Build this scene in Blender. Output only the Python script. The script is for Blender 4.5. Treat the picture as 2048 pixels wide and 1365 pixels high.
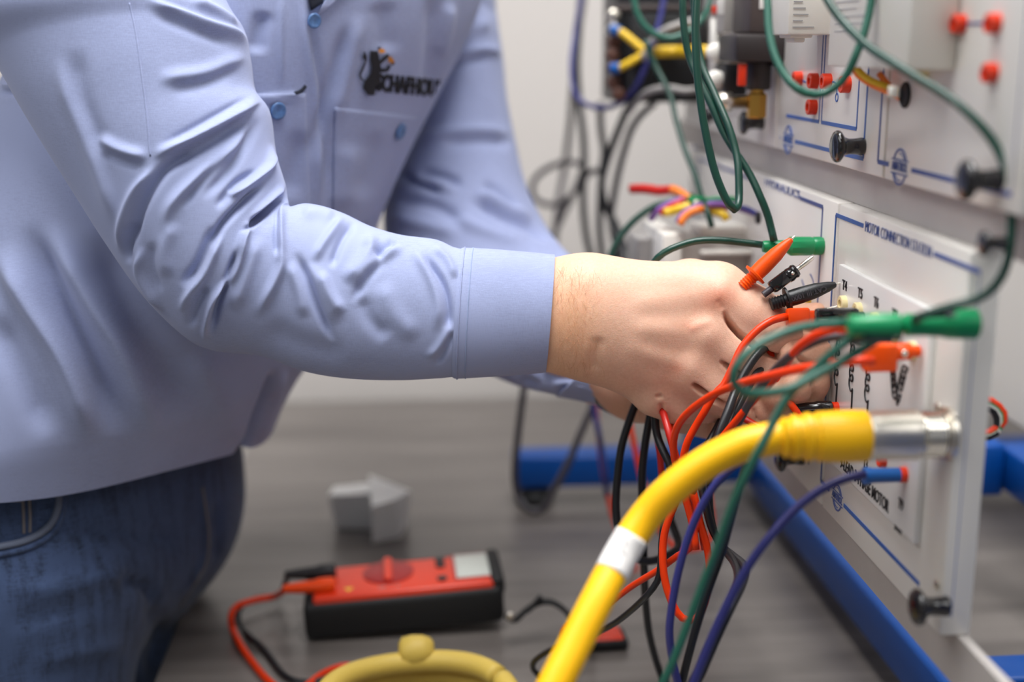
import bpy, bmesh, math, random
import numpy as np
from mathutils import Vector, Matrix
from mathutils.bvhtree import BVHTree
random.seed(7); RNG = np.random.default_rng(11)
S = bpy.context.scene
COL = S.collection
for o in list(bpy.data.objects): bpy.data.objects.remove(o)

# ---------------------------------------------------------------- camera
FPX = 2560.0
CAMZ = 1.45
YAW, PIT = math.radians(4.7), math.radians(13.1)
F = np.array([math.sin(YAW)*math.cos(PIT), math.cos(YAW)*math.cos(PIT), -math.sin(PIT)])
R = np.array([math.cos(YAW), -math.sin(YAW), 0.0])
U = np.array([math.sin(YAW)*math.sin(PIT), math.cos(YAW)*math.sin(PIT), math.cos(PIT)])
EYE = np.array([0.0, 0.0, CAMZ])
cam_data = bpy.data.cameras.new('camera'); cam = bpy.data.objects.new('camera', cam_data); COL.objects.link(cam)
cam.matrix_world = Matrix(((R[0], U[0], -F[0], EYE[0]), (R[1], U[1], -F[1], EYE[1]), (R[2], U[2], -F[2], EYE[2]), (0, 0, 0, 1)))
cam_data.sensor_width = 36.0; cam_data.lens = 45.0; cam_data.clip_start = 0.02
cam_data.dof.use_dof = True; cam_data.dof.focus_distance = 0.955; cam_data.dof.aperture_fstop = 2.1
S.camera = cam

# ---------------------------------------------------------------- world, lamps, exposure
w = bpy.data.worlds.new('room_light'); S.world = w; w.use_nodes = True
w.node_tree.nodes['Background'].inputs[0].default_value = (0.98, 0.98, 1.0, 1)
w.node_tree.nodes['Background'].inputs[1].default_value = 0.19
def area(name, loc, target, sx, sy, power, col=(1, 1, 1)):
    d = bpy.data.lights.new(name, 'AREA'); d.shape = 'RECTANGLE'; d.size = sx; d.size_y = sy
    d.energy = power; d.color = col
    o = bpy.data.objects.new(name, d); COL.objects.link(o); o.location = loc
    o.rotation_euler = (Vector(target)-Vector(loc)).to_track_quat('-Z', 'Y').to_euler()
    return o
area('ceiling_lamp', (0.1, 0.75, 3.05), (0.1, 0.75, 0), 1.0, 1.4, 72)
area('ceiling_lamp', (-1.7, 0.1, 3.05), (-1.7, 0.1, 0), 1.2, 2.4, 44)
area('ceiling_lamp', (1.5, -1.1, 3.05), (1.5, -1.1, 0), 1.2, 2.4, 27)
area('camera_side_fill', (-2.6, -2.4, 1.9), (0.0, 1.0, 1.2), 2.2, 1.6, 3, (0.97, 0.98, 1.0))  # weak fill light added behind the camera, out of view
vs = S.view_settings
S.display_settings.display_device = 'sRGB'
vs.view_transform = 'Standard'; vs.look = 'None'; vs.gamma = 1.0; vs.use_curve_mapping = False
vs.exposure = -0.04

# ---------------------------------------------------------------- view-ray helpers (photo pixel -> point in the room)
def ray(px, py):
    return F + (px-1024.0)/FPX*R - (py-682.5)/FPX*U
def P(px, py, d): return EYE + d*ray(px, py)
def onX(px, py, X): r = ray(px, py); return EYE + r*(X/r[0])
def onY(px, py, Y): r = ray(px, py); return EYE + r*(Y/r[1])
def onZ(px, py, Z): r = ray(px, py); return EYE + r*((Z-CAMZ)/r[2])
def to_px(V):
    V = np.asarray(V)-EYE
    d = V@F
    return np.stack([1024+FPX*(V@R)/d, 682.5-FPX*(V@U)/d], -1), d

# ---------------------------------------------------------------- materials
def lin(c):
    c = np.array(c, float)/255.0
    return tuple(np.where(c <= 0.04045, c/12.92, ((c+0.055)/1.055)**2.4)) + (1.0,)
def mat(name, rgb, rough=0.5, metal=0.0, spec=0.5, coat=0.0, noise=0.0, nscale=60, bump=0.0, bscale=200, sss=0.0, trans=0.0, sheen=0.0):
    m = bpy.data.materials.new(name); m.use_nodes = True
    nt = m.node_tree; b = nt.nodes['Principled BSDF']
    b.inputs['Base Color'].default_value = lin(rgb); b.inputs['Roughness'].default_value = rough
    b.inputs['Metallic'].default_value = metal; b.inputs['Specular IOR Level'].default_value = spec
    b.inputs['Coat Weight'].default_value = coat; b.inputs['Transmission Weight'].default_value = trans
    b.inputs['Sheen Weight'].default_value = sheen
    if sss:
        b.inputs['Subsurface Weight'].default_value = sss
        b.inputs['Subsurface Radius'].default_value = (1.0, 0.35, 0.2); b.inputs['Subsurface Scale'].default_value = 0.004
    tc = nt.nodes.new('ShaderNodeTexCoord')
    if noise:
        n = nt.nodes.new('ShaderNodeTexNoise'); n.inputs['Scale'].default_value = nscale; n.inputs['Detail'].default_value = 4
        nt.links.new(tc.outputs['Object'], n.inputs['Vector'])
        r = nt.nodes.new('ShaderNodeValToRGB')
        c = np.array(lin(rgb)[:3])
        r.color_ramp.elements[0].position = 0.3; r.color_ramp.elements[1].position = 0.7
        r.color_ramp.elements[0].color = tuple(c*(1-noise))+(1,); r.color_ramp.elements[1].color = tuple(np.minimum(c*(1+noise), 1))+(1,)
        nt.links.new(n.outputs['Fac'], r.inputs['Fac']); nt.links.new(r.outputs['Color'], b.inputs['Base Color'])
    if bump:
        n = nt.nodes.new('ShaderNodeTexNoise'); n.inputs['Scale'].default_value = bscale; n.inputs['Detail'].default_value = 3
        nt.links.new(tc.outputs['Object'], n.inputs['Vector'])
        bp = nt.nodes.new('ShaderNodeBump'); bp.inputs['Strength'].default_value = bump; bp.inputs['Distance'].default_value = 0.001
        nt.links.new(n.outputs['Fac'], bp.inputs['Height']); nt.links.new(bp.outputs['Normal'], b.inputs['Normal'])
    return m
def fabric(name, rgb, dark=0.12, wscale=1500.0, rough=0.8, streak=None):
    """plain weave: two crossed thread waves drive a faint colour change and a fine bump"""
    m = mat(name, rgb, rough, spec=0.25, sheen=0.15); nt = m.node_tree; b = nt.nodes['Principled BSDF']
    tc = nt.nodes.new('ShaderNodeTexCoord')
    wv = []
    for sc in ((1, 1, .10), (.10, .10, 1)):
        mq = nt.nodes.new('ShaderNodeMapping'); mq.inputs['Scale'].default_value = sc
        q = nt.nodes.new('ShaderNodeTexNoise'); q.inputs['Scale'].default_value = wscale; q.inputs['Detail'].default_value = 1
        nt.links.new(tc.outputs['Object'], mq.inputs['Vector']); nt.links.new(mq.outputs['Vector'], q.inputs['Vector']); wv.append(q)
    mx = nt.nodes.new('ShaderNodeMath'); mx.operation = 'ADD'
    nt.links.new(wv[0].outputs['Fac'], mx.inputs[0]); nt.links.new(wv[1].outputs['Fac'], mx.inputs[1])
    n = nt.nodes.new('ShaderNodeTexNoise'); n.inputs['Scale'].default_value = streak or 9; n.inputs['Detail'].default_value = 5
    mp = nt.nodes.new('ShaderNodeMapping')
    if streak: mp.inputs['Scale'].default_value = (1, 1, 0.12)
    nt.links.new(tc.outputs['Object'], mp.inputs['Vector']); nt.links.new(mp.outputs['Vector'], n.inputs['Vector'])
    ad = nt.nodes.new('ShaderNodeMath'); ad.operation = 'MULTIPLY_ADD'; ad.inputs[1].default_value = 0.5
    nt.links.new(mx.outputs[0], ad.inputs[0]); nt.links.new(n.outputs['Fac'], ad.inputs[2])
    r = nt.nodes.new('ShaderNodeValToRGB'); c = np.array(lin(rgb)[:3])
    r.color_ramp.elements[0].position = 0.7; r.color_ramp.elements[1].position = 1.0; ad.inputs[1].default_value = 0.45
    r.color_ramp.elements[0].color = tuple(c*(1-dark))+(1,); r.color_ramp.elements[1].color = tuple(np.minimum(c*(1+dark), 1))+(1,)
    nt.links.new(ad.outputs[0], r.inputs['Fac']); nt.links.new(r.outputs['Color'], b.inputs['Base Color'])
    bp = nt.nodes.new('ShaderNodeBump'); bp.inputs['Strength'].default_value = 0.12; bp.inputs['Distance'].default_value = 0.0004
    nt.links.new(mx.outputs[0], bp.inputs['Height']); nt.links.new(bp.outputs['Normal'], b.inputs['Normal'])
    return m

M = {}
M['shirt'] = fabric('blue_shirt_cotton', (149, 158, 193), 0.08, 1700.0)
M['thread'] = mat('pale_blue_thread', (150, 165, 200), 0.8)
M['shirt_dark'] = mat('undershirt_and_pocket_shade', (30, 34, 48), 0.9)  # undershirt cloth; also the painted shade in the pocket opening
M['button'] = mat('blue_button', (78, 112, 160), 0.35, noise=0.25, nscale=300)
M['logo'] = mat('black_embroidery', (14, 14, 24), 0.7, bump=0.3, bscale=1500)
M['logo_gold'] = mat('gold_embroidery', (190, 120, 40), 0.7)
M['denim'] = fabric('denim', (52, 66, 95), 0.42, 1100.0, 0.85, streak=120)
M['denim_stitch'] = mat('denim_stitch', (112, 108, 110), 0.8)
M['denim_fade'] = mat('faded_denim_edge', (96, 104, 124), 0.85)
M['brown_terminal'] = mat('brown_terminal', (92, 58, 46), 0.5)
M['copper'] = mat('copper_rivet', (170, 100, 60), 0.35, 1.0)
M['white_panel'] = mat('white_panel_enamel', (226, 222, 216), 0.28, spec=0.45)
M['white_plate'] = mat('white_plate_plastic', (232, 230, 228), 0.25)
M['white_plastic'] = mat('white_plastic', (226, 222, 214), 0.4)
M['blue_print'] = mat('blue_print', (38, 84, 158), 0.4)
M['navy_print'] = mat('navy_print', (62, 80, 140), 0.45)
M['black_print'] = mat('black_print', (26, 24, 28), 0.5)
M['grey_print'] = mat('grey_print', (150, 148, 150), 0.5)
M['alu'] = mat('brushed_aluminium', (186, 180, 176), 0.5, 0.12, noise=0.05, nscale=20, bump=0.1, bscale=400)
M['chrome'] = mat('polished_nickel', (232, 227, 216), 0.18, 1.0)
M['nickel'] = mat('satin_nickel', (222, 215, 202), 0.32, 1.0)
M['brass'] = mat('brass', (190, 145, 70), 0.3, 1.0)
M['blue_steel'] = mat('blue_painted_steel', (0, 72, 152), 0.42, spec=0.35, noise=0.06, nscale=15)
M['black_gloss'] = mat('black_gloss_phenolic', (22, 20, 22), 0.12, coat=0.5)
M['black_plastic'] = mat('black_plastic', (26, 26, 29), 0.4, bump=0.15, bscale=900)
M['black_rubber'] = mat('black_rubber', (17, 18, 20), 0.65)
M['black_cord'] = mat('black_cord', (24, 25, 29), 0.38)
M['grey_cord'] = mat('grey_black_cord', (62, 58, 64), 0.4)
M['red_cord'] = mat('red_orange_cord', (226, 56, 4), 0.34, spec=0.35)
M['red_deep'] = mat('red_cord_deep', (190, 30, 18), 0.33)
M['orange_plug'] = mat('orange_plastic', (244, 82, 2), 0.38, spec=0.35)
M['red_plug'] = mat('red_orange_plug', (234, 70, 4), 0.36, spec=0.35)
M['red_jack'] = mat('red_jack_plastic', (220, 52, 12), 0.3)
M['cream'] = mat('cream_jack_plastic', (238, 222, 168), 0.4)
M['yellow_pvc'] = mat('yellow_pvc', (254, 192, 0), 0.42, bump=0.12, bscale=120)
M['yellow_dull'] = mat('yellow_cable_jacket', (214, 184, 84), 0.5)
M['label_white'] = mat('white_cable_label', (236, 232, 228), 0.45)
M['green_plug'] = mat('green_plug_plastic', (16, 138, 84), 0.32)
M['green_cord'] = mat('green_cord', (34, 92, 76), 0.35)
M['green_dark'] = mat('dark_green_cord', (12, 58, 46), 0.35)
M['navy_cord'] = mat('navy_violet_cord', (50, 52, 118), 0.38)
M['blue_plug'] = mat('blue_plug_plastic', (22, 92, 168), 0.32)
M['violet_wire'] = mat('violet_wire', (140, 95, 170), 0.4)
M['orange_wire'] = mat('orange_wire', (244, 130, 44), 0.4)
M['yellow_wire'] = mat('yellow_wire', (232, 190, 40), 0.4)
M['meter_red'] = mat('meter_red_plastic', (214, 54, 22), 0.35)
M['meter_dark_red'] = mat('meter_dial_red', (150, 22, 22), 0.4)
M['lcd'] = mat('lcd_glass', (196, 200, 192), 0.15)
M['dark_device'] = mat('dark_taupe_plastic', (74, 64, 62), 0.5, noise=0.1, nscale=60)
M['dark_device2'] = mat('near_black_plastic', (44, 38, 38), 0.45)
M['grey_device'] = mat('grey_device_plastic', (172, 166, 160), 0.45)
M['mid_grey'] = mat('mid_grey_plastic', (150, 146, 143), 0.5)
M['paper'] = mat('white_paper', (245, 245, 243), 0.7)
M['teal_device'] = mat('grey_teal_plastic', (110, 140, 146), 0.4)
M['hair_fine'] = mat('fine_arm_hair', (190, 132, 92), 0.6)
M['hair'] = mat('short_brown_hair', (70, 48, 34), 0.7, bump=0.8, bscale=300)
M['nail'] = mat('fingernail', (226, 178, 156), 0.3, sss=0.1)
M['leather'] = mat('brown_leather_shoe', (70, 46, 32), 0.5)
M['wall'] = mat('painted_wall', (204, 198, 193), 0.85, bump=0.05, bscale=90)
M['floor'] = mat('concrete_floor', (120, 116, 112), 0.6, noise=0.12, nscale=4)
M['trim'] = mat('grey_baseboard', (120, 118, 116), 0.6)

def skin_mat():
    m = mat('skin', (226, 180, 154), 0.48, spec=0.35, sss=0.25); nt = m.node_tree; b = nt.nodes['Principled BSDF']
    tc = nt.nodes.new('ShaderNodeTexCoord')
    at = nt.nodes.new('ShaderNodeVertexColor'); at.layer_name = 'tone'
    n = nt.nodes.new('ShaderNodeTexNoise'); n.inputs['Scale'].default_value = 420; n.inputs['Detail'].default_value = 5
    nt.links.new(tc.outputs['Object'], n.inputs['Vector'])
    r = nt.nodes.new('ShaderNodeValToRGB'); r.color_ramp.elements[0].position = 0.35; r.color_ramp.elements[1].position = 0.7
    r.color_ramp.elements[0].color = (0.94, 0.90, 0.88, 1); r.color_ramp.elements[1].color = (1, 1, 1, 1)
    nt.links.new(n.outputs['Fac'], r.inputs['Fac'])
    mx = nt.nodes.new('ShaderNodeMixRGB'); mx.blend_type = 'MULTIPLY'; mx.inputs[0].default_value = 1.0
    nt.links.new(at.outputs['Color'], mx.inputs[1]); nt.links.new(r.outputs['Color'], mx.inputs[2])
    nt.links.new(mx.outputs['Color'], b.inputs['Base Color'])
    n2 = nt.nodes.new('ShaderNodeTexVoronoi'); n2.inputs['Scale'].default_value = 900
    nt.links.new(tc.outputs['Object'], n2.inputs['Vector'])
    bp = nt.nodes.new('ShaderNodeBump'); bp.inputs['Strength'].default_value = 0.18; bp.inputs['Distance'].default_value = 0.0006
    nt.links.new(n2.outputs['Distance'], bp.inputs['Height']); nt.links.new(bp.outputs['Normal'], b.inputs['Normal'])
    return m
M['skin'] = skin_mat()
def laminate():
    m = mat('grey_wood_laminate', (128, 121, 116), 0.32, spec=1.0); nt = m.node_tree; b = nt.nodes['Principled BSDF']
    tc = nt.nodes.new('ShaderNodeTexCoord'); mp = nt.nodes.new('ShaderNodeMapping'); mp.inputs['Scale'].default_value = (1.0, 9.0, 1.0)
    n = nt.nodes.new('ShaderNodeTexNoise'); n.inputs['Scale'].default_value = 3.2; n.inputs['Detail'].default_value = 8; n.inputs['Distortion'].default_value = 0.6
    nt.links.new(tc.outputs['Object'], mp.inputs['Vector']); nt.links.new(mp.outputs['Vector'], n.inputs['Vector'])
    r = nt.nodes.new('ShaderNodeValToRGB'); r.color_ramp.elements[0].position = 0.3; r.color_ramp.elements[1].position = 0.75
    r.color_ramp.elements[0].color = lin((84, 78, 75)); r.color_ramp.elements[1].color = lin((128, 121, 116))
    nt.links.new(n.outputs['Fac'], r.inputs['Fac']); nt.links.new(r.outputs['Color'], b.inputs['Base Color'])
    return m
M['laminate'] = laminate()

# ---------------------------------------------------------------- object helpers
ORG = {}
def props(o, label=None, cat=None, group=None, kind=None):
    if label: o['label'] = label
    if cat: o['category'] = cat
    if group: o['group'] = group
    if kind: o['kind'] = kind
    return o
def thing(name, label, cat, loc, group=None):
    o = bpy.data.objects.new(name, None); COL.objects.link(o); o.location = tuple(loc); o.empty_display_size = 0.02
    ORG[o.name] = np.array(loc, float); return props(o, label, cat, group)
def obj(name, V, faces, m, parent=None, smooth=True, label=None, cat=None, group=None, kind=None, sharp=None):
    V = np.asarray(V, float)
    if parent is not None: org = ORG[parent.name]
    else:
        org = np.array([(V[:, 0].min()+V[:, 0].max())/2, (V[:, 1].min()+V[:, 1].max())/2, V[:, 2].min()])
    me = bpy.data.meshes.new(name); me.from_pydata((V-org).tolist(), [], faces if isinstance(faces, list) else [list(map(int, f)) for f in faces])
    if smooth:
        me.shade_smooth()
        if sharp: me.set_sharp_from_angle(angle=math.radians(sharp))
    me.materials.append(m); me.update()
    o = bpy.data.objects.new(name, me); COL.objects.link(o)
    ORG[o.name] = org
    if parent is not None: o.parent = parent
    else: o.location = tuple(org)
    return props(o, label, cat, group, kind)
def merge(*parts):
    Vs, Fs, n = [], [], 0
    for V, Fc in parts:
        V = np.asarray(V, float); Vs.append(V); Fs += [[i+n for i in f] for f in Fc]; n += len(V)
    return np.concatenate(Vs), Fs
_boxcache = {}
def box(c, size, rot=None, bev=0.0, seg=2):
    """bevelled box centred at c; rot is a 3x3 array whose columns are the box axes"""
    key = (tuple(np.round(size, 6)), bev, seg)
    if key not in _boxcache:
        bm = bmesh.new(); bmesh.ops.create_cube(bm, size=1.0)
        for v in bm.verts: v.co = Vector((v.co.x*size[0], v.co.y*size[1], v.co.z*size[2]))
        if bev > 0: bmesh.ops.bevel(bm, geom=bm.edges[:], offset=bev, segments=seg, affect='EDGES', profile=0.5)
        bm.verts.index_update()
        _boxcache[key] = (np.array([v.co[:] for v in bm.verts]), [[v.index for v in f.verts] for f in bm.faces]); bm.free()
    V, Fc = _boxcache[key]
    V = V.copy()
    if rot is not None: V = V@np.asarray(rot).T
    return V+np.asarray(c), [list(f) for f in Fc]
def span(lo, hi, bev=0.0, seg=2):
    lo, hi = np.array(lo, float), np.array(hi, float)
    return box((lo+hi)/2, np.abs(hi-lo), None, bev, seg)
def frame_of(d):
    d = np.asarray(d, float); d = d/np.linalg.norm(d)
    a = np.array([0, 0, 1.0]) if abs(d[2]) < 0.9 else np.array([1.0, 0, 0])
    x = np.cross(a, d); x /= np.linalg.norm(x); y = np.cross(d, x); return x, y, d
def lathe(a, d, prof, n=20, sq=None):
    """revolve prof [(dist along d, radius)] about the axis through a along d"""
    x, y, d = frame_of(d); a = np.asarray(a, float); V, Fc = [], []
    for h, r in prof:
        for k in range(n):
            t = 2*math.pi*k/n; V.append(a+d*h+r*(math.cos(t)*x+math.sin(t)*y))
    for i in range(len(prof)-1):
        for k in range(n):
            k2 = (k+1) % n; Fc.append([i*n+k, i*n+k2, (i+1)*n+k2, (i+1)*n+k])
    Fc.append([k for k in range(n)][::-1]); Fc.append([(len(prof)-1)*n+k for k in range(n)])
    return np.array(V), Fc
def spline(pts, n):
    """centripetal-ish Catmull-Rom through pts, resampled evenly to n points"""
    p = np.asarray(pts, float)
    if len(p) == 2: return p[0]+(p[1]-p[0])*np.linspace(0, 1, n)[:, None]
    q = np.vstack([2*p[0]-p[1], p, 2*p[-1]-p[-2]])
    out = []
    for i in range(1, len(q)-2):
        t = np.linspace(0, 1, 24, endpoint=False)[:, None]
        a, b, c, d = q[i-1], q[i], q[i+1], q[i+2]
        out.append(0.5*((2*b)+(c-a)*t+(2*a-5*b+4*c-d)*t**2+(3*b-a-3*c+d)*t**3))
    out.append(q[-2][None]); o = np.concatenate(out)
    L = np.concatenate([[0], np.cumsum(np.linalg.norm(np.diff(o[:, :3], axis=0), axis=1))])
    s = np.linspace(0, L[-1], n)
    return np.stack([np.interp(s, L, o[:, k]) for k in range(o.shape[1])], 1)
def tube(pts, r, n=None, ns=10):
    pts = np.asarray(pts, float)
    L = np.linalg.norm(np.diff(pts[:, :3], axis=0), axis=1).sum()
    n = n or int(min(120, max(12, L/0.006)))
    p = spline(pts, n)
    rr = np.full(n, r) if np.isscalar(r) else np.interp(np.linspace(0, 1, n), np.linspace(0, 1, len(r)), r)
    T = np.gradient(p, axis=0); T /= np.linalg.norm(T, axis=1)[:, None]+1e-12
    x, y, _ = frame_of(T[0]); V = []; th = np.linspace(0, 2*np.pi, ns, endpoint=False)
    for i in range(n):
        x = x-T[i]*(x@T[i]); x /= np.linalg.norm(x); y = np.cross(T[i], x)
        V.append(p[i]+rr[i]*(np.cos(th)[:, None]*x+np.sin(th)[:, None]*y))
    V = np.concatenate(V); Fc = []
    for i in range(n-1):
        for k in range(ns):
            k2 = (k+1) % ns; Fc.append([i*ns+k, i*ns+k2, (i+1)*ns+k2, (i+1)*ns+k])
    Fc.append(list(range(ns))[::-1]); Fc.append([(n-1)*ns+k for k in range(ns)])
    return V, Fc
def pxpts(L):
    p = [P(*q) for q in L]; b = CAMZ-0.57
    if L[-1][1] > 1385 and p[-1][2] > b+.03:      # a lead that leaves the frame comes to rest on the bench
        e = p[-1]; p += [np.array([e[0]-.012, e[1]-.03, b+.45*(e[2]-b)]), np.array([e[0]-.02, e[1]-.06, b+.012]), np.array([e[0]-.03, e[1]-.11, b+.011])]
    return np.array(p)
def ptube(L, r, n=None, ns=10): return tube(pxpts(L), r, n, ns)
def prism(poly, a, x, y, z, depth):
    """extrude a 2D outline (list of (u,v)) standing at a, axes x,y, thickness depth along z"""
    n = len(poly); a = np.asarray(a, float)
    V = [a+u*x+v*y for u, v in poly]+[a+u*x+v*y+z*depth for u, v in poly]
    Fc = [list(range(n))[::-1], list(range(n, 2*n))]+[[i, (i+1) % n, n+(i+1) % n, n+i] for i in range(n)]
    return np.array(V), Fc
def text_geo(body, size, extrude=0.0, align='LEFT', sx=1.0, bold=0.0, res=3):
    c = bpy.data.curves.new('text', 'FONT'); c.body = body; c.size = size; c.extrude = extrude; c.align_x = align; c.resolution_u = res; c.offset = bold
    o = bpy.data.objects.new('text', c); COL.objects.link(o)
    bpy.context.view_layer.update()
    me = bpy.data.meshes.new_from_object(o.evaluated_get(bpy.context.evaluated_depsgraph_get()))
    V = np.array([v.co[:] for v in me.vertices]).reshape(-1, 3); Fc = [list(p.vertices) for p in me.polygons]
    bpy.data.objects.remove(o); bpy.data.curves.remove(c); bpy.data.meshes.remove(me)
    if len(V): V[:, 0] *= sx
    return V, Fc
def place(geo, a, x, y, z):
    V, Fc = geo; return np.asarray(a)+V[:, :1]*np.asarray(x)+V[:, 1:2]*np.asarray(y)+V[:, 2:3]*np.asarray(z), Fc
XP, YP, ZP = np.eye(3)
# ================================================================ the setting
TZ = CAMZ-0.57                       # bench top height
def plane_box(name, lo, hi, m): 
    V, Fc = span(lo, hi); return obj(name, V, Fc, m, smooth=False, kind='structure')
plane_box('floor', (-3.0, -3.2, -0.06), (3.4, 2.16, 0.0), M['floor'])
plane_box('wall_back', (-3.0, 2.06, 0.0), (3.4, 2.16, 3.2), M['wall'])
V, Fc = span((-3.0, 2.045, 0.0), (3.4, 2.06, 0.1), 0.004); obj('baseboard_back', V, Fc, M['trim'], smooth=False, kind='structure')

# ---------------------------------------------------------------- work bench
bench = thing('workbench', 'workbench with a grey wood-grain laminate top under the training stand', 'workbench', (0.5, 1.25, 0))
V, Fc = span((-0.240, 0.45, TZ-0.03), (1.25, 2.035, TZ), 0.004); obj('bench_top', V, Fc, M['laminate'], bench, smooth=False)
for x in (-0.20, 1.2):
    for y in (0.55, 1.95):
        V, Fc = span((x-0.025, y-0.025, 0), (x+0.025, y+0.025, TZ-0.03), 0.003); obj('leg', V, Fc, M['mid_grey'], bench, smooth=False)
for y in (0.535, 1.94):
    V, Fc = span((-0.16, y, TZ-0.13), (1.18, y+0.025, TZ-0.03)); obj('apron', V, Fc, M['mid_grey'], bench, smooth=False)

# ---------------------------------------------------------------- blue stand with aluminium rails
PXF = 0.326                          # front plane of the trainer panels
stand = thing('training_stand', 'blue steel bench stand with aluminium rails carrying the white panels', 'stand', (0.45, 1.2, TZ))
zb = CAMZ-0.545
V, Fc = span((0.425, 0.47, zb-0.005), (0.468, 1.60, zb+0.04), 0.004); obj('base_beam', V, Fc, M['blue_steel'], stand)
V, Fc = span((0.128, 1.515, zb), (0.85, 1.558, zb+0.042), 0.004); obj('far_leg', V, Fc, M['blue_steel'], stand)
V, Fc = span((0.468, 0.915, zb), (0.95, 0.957, zb+0.042), 0.004); obj('cross_tube', V, Fc, M['blue_steel'], stand)
V, Fc = span((0.128, 0.50, zb), (0.85, 0.542, zb+0.042), 0.004); obj('near_leg', V, Fc, M['blue_steel'], stand)
V, Fc = span((0.60, 0.60, CAMZ-0.445), (0.64, 1.215, CAMZ-0.40), 0.004); obj('rear_rail', V, Fc, M['blue_steel'], stand)
V, Fc = span((0.575, 1.19, CAMZ-0.45), (0.60, 1.235, CAMZ-0.395), 0.004); obj('rail_bracket', V, Fc, M['blue_steel'], stand)
for y in (0.525, 1.53):
    V, Fc = span((PXF+.0205, y-0.02, TZ+0.06), (0.385, y+0.02, CAMZ+0.5), 0.004); obj('upright', V, Fc, M['blue_steel'], stand)
for x, y in ((0.155, 1.5365), (0.82, 1.5365), (0.155, 0.521), (0.82, 0.521)):
    V, Fc = lathe((x, y, TZ), ZP, [(0, 0.022), (0.003, 0.0245), (0.014, 0.0245), (0.017, 0.02), (0.022, 0.012), (0.0262, 0.012)], 24)
    obj('foot', V, Fc, M['black_rubber'], stand)
def rail(z0, z1):
    prof = [(PXF+0.012, z0), (PXF+0.012, z1), (PXF+0.0185, z1), (PXF+0.0185, z1-0.004), (PXF+0.016, z1-0.004), (PXF+0.016, z0+0.004), (PXF+0.0185, z0+0.004), (PXF+0.0185, z0)]
    a = np.array([0, 0.50, 0.0]); V, Fc = prism([(x, z) for x, z in prof], a, XP, ZP, YP, 1.08)
    return obj('rail', V, [f[::-1] for f in Fc], M['alu'], stand, smooth=False)
rail(CAMZ-0.395, CAMZ-0.3612); rail(CAMZ-0.1178, CAMZ-0.0907); rail(CAMZ+0.1622, CAMZ+0.21)
# the far side of the stand: a light panel seen from behind
V, Fc = span((0.645, 0.7, CAMZ-0.398), (0.665, 1.75, CAMZ+0.25), 0.003)
obj('back_panel', V, Fc, M['white_panel'], smooth=False, label='light back panel behind the trainer, at the far right edge', cat='panel')
# ================================================================ trainer panels
NX = -XP; TXT = (-YP, ZP, -XP)       # lettering on the panels reads along -Y, up Z, faces -X
def yz(px, py, X=PXF): p = onX(px, py, X); return p[1], p[2]
def stroke(p, q, wd, X=PXF, th=0.0004):
    """flat printed line from p to q ((y,z) on the panel plane), wd wide"""
    p, q = np.array(p), np.array(q); d = q-p; L = np.hypot(*d); d = d/L; nrm = np.array([-d[1], d[0]])
    c = (p+q)/2
    rot = np.array([[1, 0, 0], [0, d[0], nrm[0]], [0, d[1], nrm[1]]])
    return box((X-th/2, c[0], c[1]), (th, L, wd), rot)
def fit_text(body, pa, pb, cap, X=PXF, bold=0.0):
    """lettering on the panel plane from pixel pa to pixel pb (baseline), capital height cap"""
    V, Fc = text_geo(body, cap/0.69, 0.0003, bold=bold)
    a = onX(*pa, X); b = onX(*pb, X); d = b-a; L = np.linalg.norm(d); V[:, 0] -= V[:, 0].min(); V[:, 0] *= L/V[:, 0].max()
    d = d/L; d[2] *= 0.0; d = d/np.linalg.norm(d)
    return place((V, Fc), a+np.array([-0.0003, 0, 0]), d, ZP, -XP)
def ring_arc(c, r, a0, a1, wd, n=14, X=PXF):
    G = []
    for k in range(n):
        t0, t1 = a0+(a1-a0)*k/n, a0+(a1-a0)*(k+1)/n
        G.append(stroke((c[0]-r*math.cos(t0), c[1]+r*math.sin(t0)), (c[0]-r*math.cos(t1), c[1]+r*math.sin(t1)), wd, X))
    return merge(*G)
def panel(label, lo, hi):
    p = thing('control_panel', label, 'panel', (PXF, (lo[0]+hi[0])/2, CAMZ+lo[1]))
    V, Fc = span((PXF, lo[0], CAMZ+lo[1]), (PXF+0.02, hi[0], CAMZ+hi[1]), 0.0018, 2); obj('board', V, Fc, M['white_panel'], p, sharp=40)
    return p
def maker_mark(c, s, par, m):
    """banner between two rules over a circle"""
    G = [stroke((c[0]+s, c[1]+0.32*s), (c[0]-s, c[1]+0.32*s), 0.06*s), stroke((c[0]+s, c[1]-0.32*s), (c[0]-s, c[1]-0.32*s), 0.06*s),
         ring_arc(c, 0.8*s, math.radians(24), math.radians(156), 0.1*s), ring_arc(c, 0.8*s, math.radians(204), math.radians(336), 0.1*s),
         ring_arc(c, 0.62*s, math.radians(32), math.radians(100), 0.05*s), ring_arc(c, 0.62*s, math.radians(212), math.radians(290), 0.05*s)]
    T = text_geo('AMATROL', 0.6*s, 0.0002, 'CENTER', bold=0.006*s); T[0][:, 0] *= 1.85*s/(T[0][:, 0].max()-T[0][:, 0].min())
    G.append(place(T, (PXF-0.0003, c[0], c[1]-0.18*s), *TXT))
    return obj('maker_mark', *merge(*G), m, par, smooth=False)
def knob(px, py, par, sc=1.0, label=None):
    a = onX(px, py, PXF)
    prof = [(0, .0062), (.002, .0064), (.007, .0056), (.011, .0056), (.0145, .0068), (.0165, .0095), (.0178, .0112), (.0195, .0116), (.0212, .0106), (.0226, .0078), (.0233, .004)]
    return obj('clamp_knob', *lathe(a, NX, [(h*sc, r*sc) for h, r in prof], 28), M['black_gloss'], par)
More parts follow.
